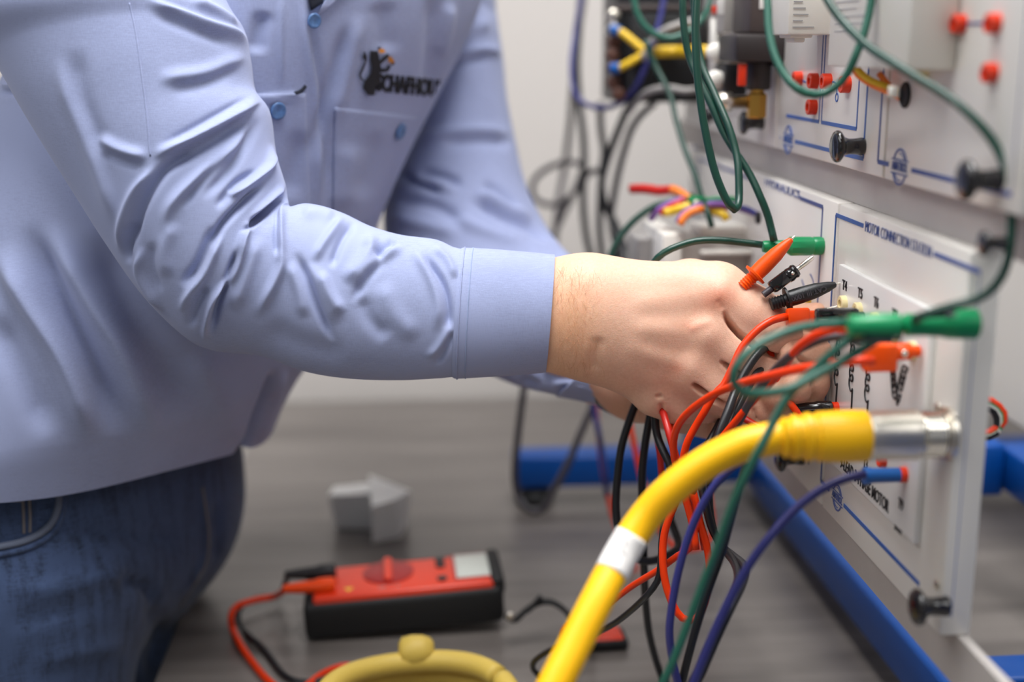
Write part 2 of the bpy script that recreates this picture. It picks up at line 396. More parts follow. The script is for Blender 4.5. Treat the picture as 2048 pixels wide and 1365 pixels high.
def jack(px, py, par, m, r=0.0054, L=0.006, X=PXF, n=20):
    a = onX(px, py, X)
    return obj('jack', *lathe(a, NX, [(0, r), (L-.0006, r), (L, r-.0006), (L, .0032), (L-.004, .0028), (L-.004, 0.0003)], n), m, par, sharp=40)
def screw(px, py, par, m='nickel'):
    a = onX(px, py, PXF)
    V, Fc = merge(lathe(a, NX, [(0, .0034), (.001, .0034), (.0019, .0024), (.0021, .0005)], 14)); return obj('screw', V, Fc, M[m], par, sharp=40)

# ---------------------------------------------------------------- near lower panel: motor connections
pA = panel('white panel lettered MOTOR CONNECTION STATION', (0.712, -0.361), (0.9425, -0.118))
tl, tr = yz(1672.5, 430), yz(1955, 546)
zt = tl[1]; bl_z = yz(1687, 1010)[1]
yl, yr = tl[0], yz(1948, 700)[0]
a1, a2 = yz(1727, 455)[0], yz(1868, 513)[0]
b1, b2 = yz(1662, 980)[0], yz(1688, 1010)[0]
G = [stroke((yl, zt), (a1, zt), .003), stroke((a2, zt), (yr, zt), .003), stroke((yl, zt), (yl, bl_z), .0022), stroke((yr, zt), (yr, bl_z), .0004),
     stroke((yl, bl_z), (b1+.004, bl_z), .003), stroke((b2, bl_z), (yz(1838, 1180)[0], bl_z), .003)]
obj('printed_border', *merge(*G), M['blue_print'], pA, smooth=False)
obj('lettering', *fit_text('MOTOR CONNECTION STATION', (1731, 463.5), (1863, 517), .0078, PXF, -.00022), M['navy_print'], pA, smooth=False)
maker_mark(((b1+b2)/2, bl_z+.0005), .0125, pA, M['navy_print'])
XB = PXF-0.005
py0, pz0 = yz(1677, 528, XB); py1, pz1 = yz(1826, 1090, XB)
V, Fc = span((XB, py1, pz1), (PXF, py0, pz0), .0012, 2); plate = obj('motor_plate', V, Fc, M['white_plate'], pA, sharp=40)
for st_, pa_, pb_ in (('T4', (1685, 578), (1694, 581)), ('T5', (1716, 594), (1725, 597)), ('T6', (1748, 613), (1757, 617)), ('T7', (1784, 637), (1794, 642)), ('T3', (1727, 933), (1735, 940)), ('T9', (1797, 1015), (1806, 1024))):
    obj('lettering', *fit_text(st_, pa_, pb_, .0072, XB, .0001), M['black_print'], pA, smooth=False)
obj('lettering', *fit_text('9-LEAD 3-PHASE MOTOR', (1681, 934), (1777, 1031), .0088, XB, .0001), M['black_print'], pA, smooth=False)
obj('lettering', *fit_text('29417', (1789, 1058), (1804, 1072), .0032, XB), M['black_print'], pA, smooth=False)
def coil_line(top, bot, loops, par, wd=.0007):
    """printed winding symbol: a straight lead with open loops along it"""
    (y0, z0), (y1, z1) = top, bot; n = 150; pts = []
    d = np.array([y1-y0, z1-z0]); L = np.hypot(*d); d /= L; nr = np.array([d[1], -d[0]])
    for i in range(n+1):
        t = i/n; s = t*L; off = np.zeros(2)
        for k in range(loops):
            u = (t-(.16+.60*k/loops))/(.60/loops)
            if 0 <= u <= 1:
                ph = 2*math.pi*u; off = d*(-.0040*math.sin(ph))+nr*(-.0075*(1-math.cos(ph))/2)
        q = np.array([y0, z0])+d*s+off; pts.append((XB-.0004, q[0], q[1]))
    return tube(np.array(pts), wd, n*2, 5)
G = []
for (xa, ya), (xb, yb), nl in (((1684, 640), (1673, 806), 5), ((1712, 650), (1704, 818), 5), ((1745, 690), (1735, 835), 4), ((1789, 712), (1796, 812), 5), ((1817, 735), (1798, 806), 4)):
    obj('winding_symbol', *coil_line(yz(xa, ya, XB), yz(xb, yb, XB), nl, pA), M['black_print'], pA, smooth=False)
for x, y in ((1690, 608), (1720, 622), (1754, 642), (1790, 668), (1828, 702)): jack(x, y, pA, M['cream'], .0062, .0042, XB)
for x, y in ((1675, 818), (1706, 838), (1769, 920), (1811, 950)): jack(x, y, pA, M['red_jack'], .0052, .0045, XB)
knob(1896, 1213, pA); knob(1606, 916, pA); knob(2010, 487, pA, .62)
screw(1876, 1170, pA); screw(1876, 815, pA)

# ---------------------------------------------------------------- far lower panel
pB = panel('white lower panel behind the hands carrying a grey drive unit', (0.9465, -0.361), (1.46, -0.118))
q1 = yz(1646, 414); zt = q1[1]; yq = q1[0]
s1, s2 = yz(1601, 390)[0], yz(1528, 362)[0]
obj('printed_border', *merge(stroke((yq, zt), (s1, zt), .003), stroke((yq, zt), (yq, CAMZ-.338), .0022)), M['navy_print'], pB, smooth=False)
obj('printed_border', *merge(stroke((s2+.03, zt), (1.42, zt), .003), stroke((1.42, zt), (1.42, CAMZ-.338), .002)), M['navy_print'], pB, smooth=False)
obj('lettering', *fit_text('HYDRAULICS', (1531, 371), (1600, 396), .0066), M['navy_print'], pB, smooth=False)
G = [ring_arc((yz(1616, 590)[0], yz(1616, 590)[1]), .018, .2, 1.4, .0012), stroke(yz(1604, 560), yz(1632, 640), .0012)]
obj('symbol_print', *merge(*G), M['navy_print'], pB, smooth=False)
jack(1618, 600, pB, M['yellow_wire'], .006, .01)
du = thing('drive_unit', 'grey drive unit with white end caps beside the colourful wires', 'drive unit', P(1400, 560, 1.3))
def dev(name, px0, px1, py0, py1, d, thick, m, par, bev=.002, **k):
    """box whose front face spans those pixels at distance d, squared to the room"""
    a, b = P(px0, py1, d), P(px1, py0, d)
    V, Fc = span((a[0], a[1]-thick/2, a[2]), (b[0], a[1]+thick/2, b[2]), bev); return obj(name, V, Fc, m, par, sharp=40, **k)
dev('body', 1330, 1520, 462, 590, 1.28, .10, M['grey_device'], du); dev('end_cap', 1300, 1335, 448, 600, 1.275, .11, M['white_plastic'], du)
dev('end_cap', 1494, 1530, 462, 600, 1.26, .11, M['white_plastic'], du); dev('terminal_strip', 1390, 1505, 447, 468, 1.26, .05, M['white_plastic'], du)
dev('side_fin', 1262, 1302, 466, 600, 1.30, .06, M['mid_grey'], du); dev('front_bar', 1400, 1505, 500, 510, 1.215, .012, M['white_plastic'], du)
obj('terminal_screw', *lathe(P(1340, 485, 1.215), (0, -1, 0), [(0, .004), (.002, .004), (.003, .002)], 12), M['dark_device'], du)
tb = thing('terminal_block', 'green plug-in terminal block amid the colourful wires', 'connector', P(1395, 410, 1.22))
dev('housing', 1376, 1410, 392, 416, 1.22, .014, M['green_plug'], tb, .001); obj('screw', *lathe(P(1393, 408, 1.21), (0, -1, 0), [(0, .004), (.002, .004), (.003, .003)], 14), M['nickel'], tb)

# ---------------------------------------------------------------- near upper panel
pC = panel('white upper panel nearest the camera with orange jacks', (0.655, -0.0905), (0.856, 0.162))
zb_ = yz(1726, 316)[1]
yl = yz(1757.6, 300)[0]
obj('printed_border', *merge(stroke((yl, zb_), (yz(1778, 320)[0], zb_), .003), stroke((yz(1824, 335)[0], zb_), (.668, zb_), .003), stroke((yl, zb_), (yl, CAMZ+.15), .0022), stroke((.668, zb_), (.668, CAMZ+.15), .0004),
    stroke(yz(1922, 47), yz(1990, 47), .0016), stroke(yz(1966, 146), yz(1985, 146), .0016)), M['navy_print'], pC, smooth=False)
maker_mark((yz(1800, 325)[0], zb_), .0145, pC, M['navy_print'])
for x, y in ((1927, 48), (1996, 47), (1990, 146)): jack(x, y, pC, M['red_jack'], .0056, .0065)
jack(1851, 142, pC, M['cream'], .0052, .006)
obj('grommet', *lathe(onX(1812, 190, PXF), NX, [(0, .0085), (.0012, .0085), (.002, .0072), (.002, .006), (.0008, .0055)], 24), M['black_rubber'], pC)
knob(2000, 360, pC)
wb = thing('wiring_duct_box', 'white box with rows of fine print on the upper panel', 'box', onX(1740, 120, PXF))
XW = .296
ya, za = yz(1655, 118, XW); yb2, zb2 = yz(1815, 120, XW)
V, Fc = span((XW, yb2, zb2-.006), (PXF-.0005, ya, CAMZ+.17), .0015); obj('housing', V, Fc, M['white_plastic'], wb, sharp=40)
G = []
for k in range(28):
    z = CAMZ+.008+k*.0048
    G.append(stroke((ya-.012, z), (ya-.012-RNG.uniform(.04, .085), z), .0006, XW, .0003))
obj('fine_print', *merge(*G), M['grey_print'], wb, smooth=False)
V, Fc = span((XW+.004, yb2-.006, CAMZ+.055), (PXF-.001, yb2-.0002, CAMZ+.17), .001); obj('side_terminal', V, Fc, M['teal_device'], wb, sharp=40)
obj('terminal_screw', *lathe((XW+.012, yb2-.006, CAMZ+.13), (0, -1, 0), [(0, .006), (.001, .006), (.0018, .004)], 16), M['nickel'], wb)

# ---------------------------------------------------------------- middle upper panel
pD = panel('white upper panel with four red jacks in a row and blue outlines', (0.860, -0.0905), (1.118, 0.162))
zl = yz(1687, 253)[1]
y1_, y2_, y3_ = yz(1713, 262)[0], yz(1643, 245)[0], yz(1638, 243)[0]
y4_ = yz(1727, 312)[0]
zlow = yz(1700, 311)[1]
obj('printed_border', *merge(stroke((y1_, zl), (y2_, zl), .0028), stroke((y1_, zl), (y1_, CAMZ+.15), .0016), stroke((y2_, zl), (y2_, CAMZ+.15), .0012), stroke((y3_, zl), (y3_, CAMZ+.15), .0012),
    stroke((y3_, zl), (1.09, zl), .0028), stroke((y4_, zlow), (yz(1591, 274)[0], zlow), .003), stroke((yz(1562, 262)[0], zlow), (1.105, zlow), .003), stroke((y4_, zlow), (y4_, CAMZ+.15), .0022),
    stroke(yz(1652, 166), yz(1668, 164), .0012), stroke(yz(1668, 164), yz(1690, 180), .0012), stroke(yz(1674, 170), yz(1674, 188), .0010), ring_arc(yz(1674, 195), .003, 0, 6.283, .001), stroke(yz(1598, 157), yz(1612, 165), .0012)), M['blue_print'], pD, smooth=False)
maker_mark((yz(1577, 270)[0], zlow), .0145, pD, M['blue_print'])
for x, y in ((1602, 158), (1634, 162), (1660, 163), (1698, 169), (1631, 214)): jack(x, y, pD, M['red_jack'], .0062, .0068)
knob(1727, 293, pD)
ps = thing('pressure_switch', 'dark brown pressure switch with a brass fitting on the upper panel', 'switch', P(1515, 240, 1.13))
dev('housing', 1480, 1592, -120, 68, 1.13, .06, M['dark_device'], ps, .003); dev('flange', 1452, 1604, 68, 124, 1.13, .065, M['dark_device2'], ps, .004)
dev('rating_sticker', 1518, 1555, -30, 18, 1.097, .002, M['label_white'], ps, .0002)
obj('neck', *lathe(P(1515, 180, 1.13), ZP, [(0, .0098), (.0015, .0112), (.026, .0112), (.028, .0105)], 24), M['dark_device2'], ps)
obj('brass_fitting', *lathe(P(1512, 236, 1.13), ZP, [(0, .0082), (.001, .0088), (.0205, .0088), (.022, .0065), (.0245, .006)], 6), M['brass'], ps, smooth=False)
dev('cable_gland', 1540, 1570, 122, 132, 1.12, .02, M['dark_device2'], ps, .002)
tm = thing('terminal_module', 'small white snap-in module with a clip at its foot, at the top centre', 'module', P(1607, 90, .985))
dev('housing', 1556, 1662, -110, 70, .985, .05, M['white_plastic'], tm, .0015); dev('rail_clip', 1569, 1614, 66, 76, .985, .03, M['white_plastic'], tm, .0012); dev('clip_foot', 1579, 1602, 74, 85, .985, .022, M['white_plastic'], tm, .0015)
G = []
a = P(1585, 55, .9595)
for k in range(12): G.append(span((a[0], a[1]-.0004, a[2]+k*.0046), (a[0]+RNG.uniform(.006, .018), a[1], a[2]+k*.0046+.0007)))
obj('fine_print', *merge(*G), M['grey_print'], tm, smooth=False)

# ---------------------------------------------------------------- far upper panel and its devices
pE = panel('white upper panel at the far end behind the black contactor', (1.122, -0.0905), (1.5, 0.162))
knob(1445, 232, pE, .9); knob(1526, 246, pE, .95)
gd = thing('grey_sensor', 'light grey sensor with a white sticker beside the pressure switch', 'sensor', P(1450, 70, 1.2))
dev('housing', 1432, 1478, -100, 66, 1.2, .05, M['grey_device'], gd, .002); dev('rating_sticker', 1434, 1465, -40, 29, 1.173, .002, M['label_white'], gd, .0002)
dev('red_mark', 1424, 1431, 12, 28, 1.2, .01, M['red_jack'], gd, .001)
bm_ = thing('manifold', 'black and silver valve manifold left of the brass fitting', 'manifold', P(1455, 215, 1.2))
dev('valve_block', 1438, 1482, 126, 190, 1.2, .04, M['black_plastic'], bm_, .002); dev('top_cap', 1450, 1494, 118, 128, 1.19, .03, M['nickel'], bm_, .002)
obj('red_button', *lathe(P(1484, 158, 1.11), ZP, [(-.006, .0035), (-.005, .004), (.012, .004), (.013, .0035)], 14), M['red_jack'], bm_)
obj('silver_pipe', *lathe(P(1404, 204, 1.13), XP, [(0, .006), (.014, .006), (.015, .0085), (.026, .0085), (.027, .006), (.042, .006)], 18), M['nickel'], bm_)
obj('white_post', *lathe(P(1428, 190, 1.22), ZP, [(0, .006), (.07, .006), (.072, .004)], 16), M['white_plastic'], bm_)
for x, y in ((1430, 105), (1429, 160)): obj('fitting', *lathe(P(x, y, 1.19), (0, -1, 0), [(0, .009), (.006, .009), (.009, .006)], 16), M['white_plastic'], bm_)
ct = thing('contactor', 'large black contactor with brown terminals and forked yellow jumpers', 'contactor', P(1310, 205, 1.42))
dev('housing', 1216, 1390, -60, 202, 1.46, .10, M['black_plastic'], ct, .004); dev('front_step', 1255, 1400, 30, 198, 1.40, .05, M['black_rubber'], ct, .003)
dev('crossbar', 1225, 1400, 10, 22, 1.395, .02, M['dark_device'], ct, .002)
for x, y in ((1226, 32), (1226, 60), (1226, 85), (1224, 110), (1226, 136), (1226, 165), (1236, 188)):
    obj('terminal', *lathe(P(x, y, 1.385), (0, -1, 0), [(0, .0075), (.006, .0075), (.008, .005)], 14), M['brown_terminal'] if y > 80 else M['nickel'], ct)
V, Fc = merge(ptube([(1232, 60, 1.37), (1250, 70, 1.365), (1290, 103, 1.36)], .0042), ptube([(1235, 138, 1.37), (1255, 128, 1.365), (1290, 108, 1.36)], .0042), ptube([(1308, 104, 1.355), (1360, 103, 1.355), (1418, 103, 1.30)], .0062))
obj('yellow_jumper', V, Fc, M['yellow_wire'], ct)
for L in ([(1222, 58, 1.372), (1240, 63, 1.368)], [(1222, 138, 1.372), (1240, 135, 1.368)]): obj('blue_sleeve', *ptube(L, .0058), M['blue_plug'], ct)
# ================================================================ plugs, leads and hanging cables
def plug(name, base, d, prof, m, par, n=20, **k): return obj(name, *lathe(base, d, prof, n), m, par, sharp=35, **k)
def lead(name, label, m, L, r, cat='cable', group=None, n=None):
    """one cable as one mesh at its own place in the room"""
    V, Fc = ptube(L, r, n); return obj(name, V, Fc, m, label=label, cat=cat, group=group)
def lead_thing(label, m, L, r, cat='cable', name='patch_lead', n=None):
    t = thing(name, label, cat, P(*L[0])); obj('cord', *ptube(L, r, n), m, t); return t
STACK = [(0, .0078), (.002, .0092), (.009, .0092), (.0105, .0078), (.0215, .0074), (.0225, .0062), (.042, .0056), (.0435, .0035)]
BAR = [(0, .0040), (.001, .0052), (.008, .0052), (.009, .0066), (.026, .0066), (.028, .0058), (.0285, .002)]

# --- thick yellow motor cable with its metal connector
A = onX(1897, 868, PXF)
t = thing('motor_cable', 'thick yellow cable with a metal screw connector plugged into the near panel', 'cable', A)
plug('flange', A, NX, [(0, .0165), (.003, .0165), (.0035, .0145), (.005, .0145)], M['nickel'], t, 32)
th = [(.005, .0128)]
for k in range(6): th += [(.006+k*.0022, .0142), (.0071+k*.0022, .0134)]
plug('receptacle', A, NX, th+[(.0192, .0150), (.0205, .0152)], M['chrome'], t, 32)
nut = [(.020, .0146), (.021, .0154)]+[(.0225+.0028*k, .0154-.0004*(k % 2)) for k in range(10)]+[(.051, .0152), (.052, .0144)]
plug('coupling_nut', A, NX, nut, M['nickel'], t, 40)
tip = P(1562, 876, .775)
dd = tip-(A+NX*.051); Lm = np.linalg.norm(dd)
om = [(0, .0148), (.0015, .0158), (.018, .0158), (.030, .0152), (.031, .0140), (.034, .0140), (.035, .0150), (.038, .0144), (.039, .0130), (.042, .0128), (.043, .0140), (.046, .0134), (.047, .0116), (.049, .0118), (.050, .0128), (Lm, .0104)]
plug('overmould', A+NX*.051, dd, om, M['yellow_pvc'], t, 36)
YC = [(1572, 874, .776), (1530, 880, .778), (1480, 893, .78), (1410, 928, .785), (1345, 977, .79), (1290, 1036, .795), (1245, 1105, .79), (1195, 1200, .775), (1150, 1290, .765), (1100, 1390, .755), (1050, 1500, .75), (1000, 1610, .76)]
obj('cord', *ptube(YC, .0103, 110, 24), M['yellow_pvc'], t)
lab = [(1264, 1072, .7925), (1245, 1105, .79), (1222, 1148, .783)]
obj('cable_label', *ptube(lab, .0107, 16, 24), M['label_white'], t)
# small dark print on the label, lying on its camera side
G = []
for k, (sx_, sy_) in enumerate(((1236, 1094), (1240, 1099), (1241, 1107), (1246, 1112), (1243, 1120), (1247, 1089))):
    c = P(sx_+4, sy_, .7785); G.append(box(c, (.0006, .0004, .0026 if k % 2 else .0012), np.stack([R, F, U], 1)))
obj('label_print', *merge(*G), M['grey_cord'], t, smooth=False)

# --- green stacked plugs in the near panel with their leads
A1 = onX(1952, 648, PXF)
t = lead_thing('dark green lead from the near stacked plug rising along the right edge', M['green_dark'],
    [(1828, 640, .728), (1850, 630, .722), (1900, 614, .715), (1960, 596, .71), (2000, 560, .705), (2019, 505, .70), (2024, 430, .70), (2016, 350, .70), (1990, 290, .705), (1955, 245, .71), (1900, 196, .72), (1845, 162, .735), (1790, 128, .75), (1735, 92, .77), (1690, 48, .79), (1655, 0, .80), (1620, -80, .82), (1600, -170, .84)], .0027)
SG = [(0, .0082), (.001, .0090), (.010, .0088), (.0175, .0084), (.0185, .0080), (.022, .0073), (.030, .0068), (.042, .0066), (.0435, .0048), (.0445, .003)]
plug('plug', A1, NX, SG, M['green_plug'], t, 28)
pm = A1+NX*.021+np.array([0, -.0015, .0075]); plug('side_socket', pm+np.array([.004, 0, 0]), NX+np.array([0, 0, -.15]), [(0, .003), (.001, .004), (.014, .0032)], M['green_dark'], t)
plug('contact', pm+np.array([.002, -.0035, .002]), -YP, [(0, .003), (.0015, .003), (.002, .002)], M['chrome'], t)
A2 = A1+NX*.0455
t = lead_thing('grey-green lead from the second stacked plug running down to the bottom edge', M['green_cord'],
    [(1712, 672, .742), (1690, 686, .742), (1660, 710, .745), (1631, 738, .748), (1583, 785, .752), (1553, 833, .752), (1530, 880, .750), (1508, 920, .752), (1469, 1001, .762), (1433, 1100, .775), (1410, 1158, .782), (1378, 1243, .79), (1343, 1331, .795), (1310, 1400, .80), (1280, 1490, .81)], .0027)
plug('plug', A2, NX, [(0, .0050), (.001, .0072), (.018, .0070), (.0195, .0064), (.0295, .0064), (.0305, .003)], M['green_plug'], t, 24)
plug('plug_body', A2+NX*.004+np.array([0, 0, -.004]), NX, [(0, .0045), (.001, .0056), (.018, .0056), (.019, .003)], M['green_dark'], t, 20)
lead('patch_lead', 'grey-green lead looping open in front of the fingers', M['green_cord'],
    [(1694, 646, .742), (1640, 650, .74), (1600, 656, .738), (1563, 668, .735), (1520, 688, .733), (1487, 714, .73), (1468, 742, .73), (1468, 768, .732), (1485, 784, .735), (1512, 788, .738), (1577, 779, .742), (1631, 752, .744), (1690, 718, .744), (1748, 684, .742), (1764, 670, .738)], .0027)

# --- far green plug behind the probes with its three cords
A3 = onX(1645, 492, PXF)
t = lead_thing('dark green lead arching left from the green plug behind the orange probe', M['green_dark'],
    [(1524, 490, 1.0), (1490, 486, 1.0), (1440, 481, 1.0), (1395, 482, 1.0), (1355, 493, 1.0), (1325, 508, 1.0), (1305, 530, 1.01), (1290, 570, 1.05)], .0028)
plug('plug', A3, NX, [(0, .0068), (.0015, .0074), (.007, .0074), (.008, .0068), (.0095, .0076), (.026, .0076), (.0285, .0056), (.030, .0050), (.046, .0049), (.048, .0044), (.0485, .003)], M['green_plug'], t, 10)
lead('patch_lead', 'dark green lead falling straight into the far green plug', M['green_dark'],
    [(1548, 482, .998), (1543, 460, 1.0), (1535, 430, 1.0), (1521, 395, 1.0), (1500, 350, 1.005), (1470, 303, 1.01), (1447, 265, 1.015), (1420, 205, 1.02), (1398, 160, 1.025), (1380, 118, 1.03), (1371, 80, 1.03), (1366, 30, 1.03), (1366, -20, 1.03), (1370, -120, 1.04)], .0030)
lead('patch_lead', 'dark green lead hanging in a narrow hairpin loop beside the hand', M['green_dark'],
    [(1396, -120, .985), (1394, -10, .985), (1391, 60, .985), (1394, 140, .985), (1402, 210, .985), (1414, 280, .985), (1430, 345, .985), (1450, 395, .985), (1466, 418, .985), (1475, 415, .99), (1478, 395, .995), (1477, 340, 1.0), (1471, 300, 1.005), (1456, 250, 1.01), (1430, 190, 1.02), (1404, 130, 1.03), (1393, 70, 1.035), (1388, 0, 1.04), (1388, -100, 1.04)], .0031)
lead('patch_lead', 'green lead hanging in a wide U before the red jack row', M['green_cord'],
    [(1530, -110, .84), (1535, 0, .83), (1538, 60, .825), (1549, 110, .82), (1570, 152, .815), (1598, 180, .81), (1630, 190, .81), (1662, 180, .81), (1692, 152, .805), (1714, 105, .80), (1730, 60, .80), (1742, 5, .80), (1752, -90, .80)], .0026)
lead('patch_lead', 'pale green lead looping across the black contactor', M['green_cord'],
    [(1264, -60, 1.25), (1268, 0, 1.25), (1278, 35, 1.25), (1300, 62, 1.25), (1330, 76, 1.25), (1360, 72, 1.25), (1395, 50, 1.25), (1420, 10, 1.25), (1430, -60, 1.25)], .0032)
lead('patch_lead', 'faded green cord sloping from the contactor to the terminal block', M['green_dark'],
    [(1290, 80, 1.3), (1310, 130, 1.3), (1340, 190, 1.29), (1352, 240, 1.28), (1370, 300, 1.26), (1390, 350, 1.24), (1402, 392, 1.22), (1415, 425, 1.2), (1424, 455, 1.2)], .0030)
lead('patch_lead', 'dark green cord bending down behind the near wrist', M['green_dark'],
    [(1388, 392, 1.24), (1350, 400, 1.24), (1310, 412, 1.24), (1270, 440, 1.24), (1243, 470, 1.24), (1226, 500, 1.24), (1215, 540, 1.24), (1205, 600, 1.24)], .0034)

# --- test probes and small plugs held in the near hand
def probe(label, tip, back, mm, cord, mc, rad=.0058):
    t = thing('test_probe', label, 'probe', P(*tip)); a, b = P(*back), P(*tip); d = b-a; L = np.linalg.norm(d); d = d/L
    rb = [(-.012, rad*.72)]
    for k in range(5): rb += [(-.0115+k*.0022, rad*.86), (-.0104+k*.0022, rad*.72)]
    body = rb+[(0, rad*.86), (.0002, rad*1.55), (.0018, rad*1.62), (.0026, rad*1.05), (L*.25, rad*1.08), (L*.55, rad*.98), (L*.8, rad*.66), (L*.93, rad*.36), (L*.945, rad*.2)]
    plug('handle', a, d, body, mm, t, 28)
    plug('tip', a, d, [(L*.93, .0009), (L*1.0, .0008), (L*1.03, .0002)], M['chrome'], t, 10)
    if cord: obj('cord', *ptube(cord, .0026), mc, t)
    return t, a, d, L
probe('orange test probe pointing up above the knuckles', (1588, 474, .958), (1508, 552, .962), M['orange_plug'], [(1498, 562, .963), (1470, 600, .985), (1440, 660, 1.01), (1400, 760, 1.02), (1350, 830, 1.0), (1340, 866, .985), (1352, 917, .975), (1368, 965, .965), (1389, 1000, .96), (1398, 1040, .96), (1387, 1068, .96), (1378, 1100, .965), (1357, 1111, .97), (1316, 1141, .98), (1264, 1173, 1.0), (1217, 1208, 1.02), (1180, 1232, 1.05), (1149, 1243, 1.08), (1128, 1260, 1.1), (1126, 1280, 1.12), (1140, 1312, 1.13), (1142, 1345, 1.14), (1133, 1390, 1.13)], M['red_cord'])
t, a, d, L = probe('black test probe pointing at the label T4', (1678, 567, .955), (1572, 600, .955), M['black_plastic'], [(1560, 604, .956), (1530, 650, .985), (1500, 700, 1.0), (1460, 800, 1.0), (1420, 880, .985), (1340, 1010, .97), (1325, 1070, .97), (1322, 1120, .97), (1316, 1160, .975), (1295, 1190, .98), (1262, 1222, 1.0), (1225, 1250, 1.02), (1187, 1268, 1.05), (1140, 1286, 1.08), (1100, 1302, 1.1), (1070, 1322, 1.12), (1066, 1338, 1.13), (1078, 1352, 1.14), (1100, 1375, 1.13)], M['black_cord'])
T = text_geo('CAT III 1000V', .0052, .00025, 'CENTER', bold=.0001)
up = np.cross(-F, d); up /= np.linalg.norm(up); nrm = np.cross(d, up)
nrm = nrm if nrm@F < 0 else -nrm
obj('raised_lettering', *place(T, a+d*L*.36-F*.0060+up*.0012, -d, -up, -F), M['grey_cord'], t, smooth=False)
def banana(label, back, tip, mm, n=14, tipm='chrome'):
    t = thing('banana_plug', label, 'plug', P(*back)); a, b = P(*back), P(*tip); d = b-a; L = np.linalg.norm(d); d = d/L
    return t, a, d, L
t, a, d, L = banana('black banana plug with a bare silver pin between the probes', (1527, 590, .955), (1627, 514, .955), M['black_plastic'])
plug('strain_relief', a, d, [(0, .0026), (.010, .0026), (.0105, .0022)], M['grey_cord'], t)
rot = np.stack([d, np.cross(F, d)/np.linalg.norm(np.cross(F, d)), -F], 1)
obj('body', *merge(box(a+d*.0155+rot[:, 1]*-.0005, (.016, .0098, .0092), rot, .0018), lathe(a, d, [(.022, .0052), (.0245, .0056), (.027, .0050), (.029, .0056), (.031, .0046)], 18)), M['black_gloss'], t, sharp=40)
plug('pin', a, d, [(.030, .0022), (.031, .0017), (.034, .0019), (.040, .0021), (L-.002, .0019), (L, .0012)], M['chrome'], t, 14)
obj('screw', *lathe(a+d*.026-F*.005, -F, [(0, .0013), (.0008, .0013)], 10), M['chrome'], t)
t = lead_thing('orange-red lead from the red plug curving over the knuckles', M['red_cord'],
    [(1572, 634, .945), (1545, 641, .94), (1515, 660, .938), (1484, 695, .936), (1465, 735, .936), (1448, 770, .937), (1428, 790, .938), (1410, 822, .94), (1393, 850, .945), (1376, 882, .948), (1367, 914, .952), (1362, 960, .955), (1352, 1003, .957), (1337, 1040, .958), (1327, 1080, .96), (1326, 1130, .96), (1333, 1175, .96), (1349, 1217, .96), (1366, 1238, .96), (1383, 1242, .96), (1400, 1228, .96), (1413, 1192, .96), (1419, 1140, .96), (1414, 1095, .96), (1400, 1045, .96), (1388, 990, .96), (1376, 950, .965)], .0029)
a = P(1568, 636, .946); d = P(1640, 634, .958)-a; d /= np.linalg.norm(d); rot = np.stack([d, np.cross(d, -F), -F], 1)
obj('plug_body', *merge(box(a+d*.0122, (.0195, .0150, .012), rot, .002), box(a+d*.024, (.012, .0105, .0095), rot, .0016)), M['red_plug'], t, sharp=45)
plug('pin', a+d*.029+U*.003, d+U*.22, [(0, .0018), (.006, .0018), (.030, .0014)], M['chrome'], t, 10)
XB_ = PXF-.011
tA = thing('banana_plug', 'glossy black plug seated in the jack marked T5', 'plug', onX(1712, 634, XB))
b = onX(1716, 634, XB_); rot = np.eye(3)
obj('body', *merge(box(b+NX*.0155, (.031, .0085, .0125), None, .0022), lathe(b+NX*-.004, NX, [(0, .0036), (.006, .0036)], 14)), M['black_gloss'], tA, sharp=45)
t = lead_thing('orange lead from the short orange plug passing under the green loop', M['red_cord'],
    [(1688, 655, .80), (1660, 660, .80), (1625, 674, .81), (1592, 700, .83), (1570, 732, .86), (1549, 758, .88), (1503, 806, .90), (1470, 845, .91), (1442, 880, .92), (1415, 925, .93), (1385, 985, .945)], .0027)
b = onX(1786, 668, XB_)
obj('plug_body', *lathe(P(1672, 655, .80), XP, [(0, .003), (.001, .0042), (.010, .0042), (.011, .003)], 16), M['red_plug'], t, sharp=40)
t = lead_thing('grey-black lead curving beside the orange one to the black plug', M['grey_cord'],
    [(1700, 672, .81), (1660, 675, .815), (1620, 688, .825), (1580, 712, .84), (1548, 742, .86), (1520, 775, .88), (1497, 809, .90), (1480, 840, .91), (1460, 872, .92), (1440, 905, .93), (1420, 950, .94)], .0029)
obj('plug_body', *lathe(b, NX, [(-.004, .0036), (.002, .0036), (.003, .0068), (.026, .0070), (.028, .0058), (.029, .003)], 20), M['black_gloss'], t, sharp=40)
b = onX(1826, 703, XB_)
t = lead_thing('bright orange-red lead from the red-orange plug sweeping across the fingers', M['red_cord'],
    [(1748, 722, .775), (1715, 722, .775), (1680, 725, .78), (1640, 732, .785), (1590, 740, .80), (1540, 752, .82), (1500, 762, .84), (1469, 772, .86), (1426, 790, .885), (1385, 818, .905), (1360, 845, .92), (1349, 872, .93), (1347, 900, .935), (1352, 930, .94), (1362, 965, .945), (1385, 1050, .95), (1392, 1100, .95)], .0028)
obj('plug_body', *merge(lathe(b+np.array([0, 0, .0]), NX, [(-.004, .0036), (.001, .0036), (.002, .0054), (.011, .0054), (.0115, .0050)], 18), box(b+NX*.0215+np.array([0, 0, -.0035]), (.021, .011, .0175), None, .0022)), M['orange_plug'], t, sharp=45)
obj('screw', *lathe(b+NX*.0075+np.array([0, -.0045, .0]), -YP, [(0, .0022), (.0015, .0022), (.002, .0015)], 12), M['chrome'], t)
b = onX(1811, 950, XB)
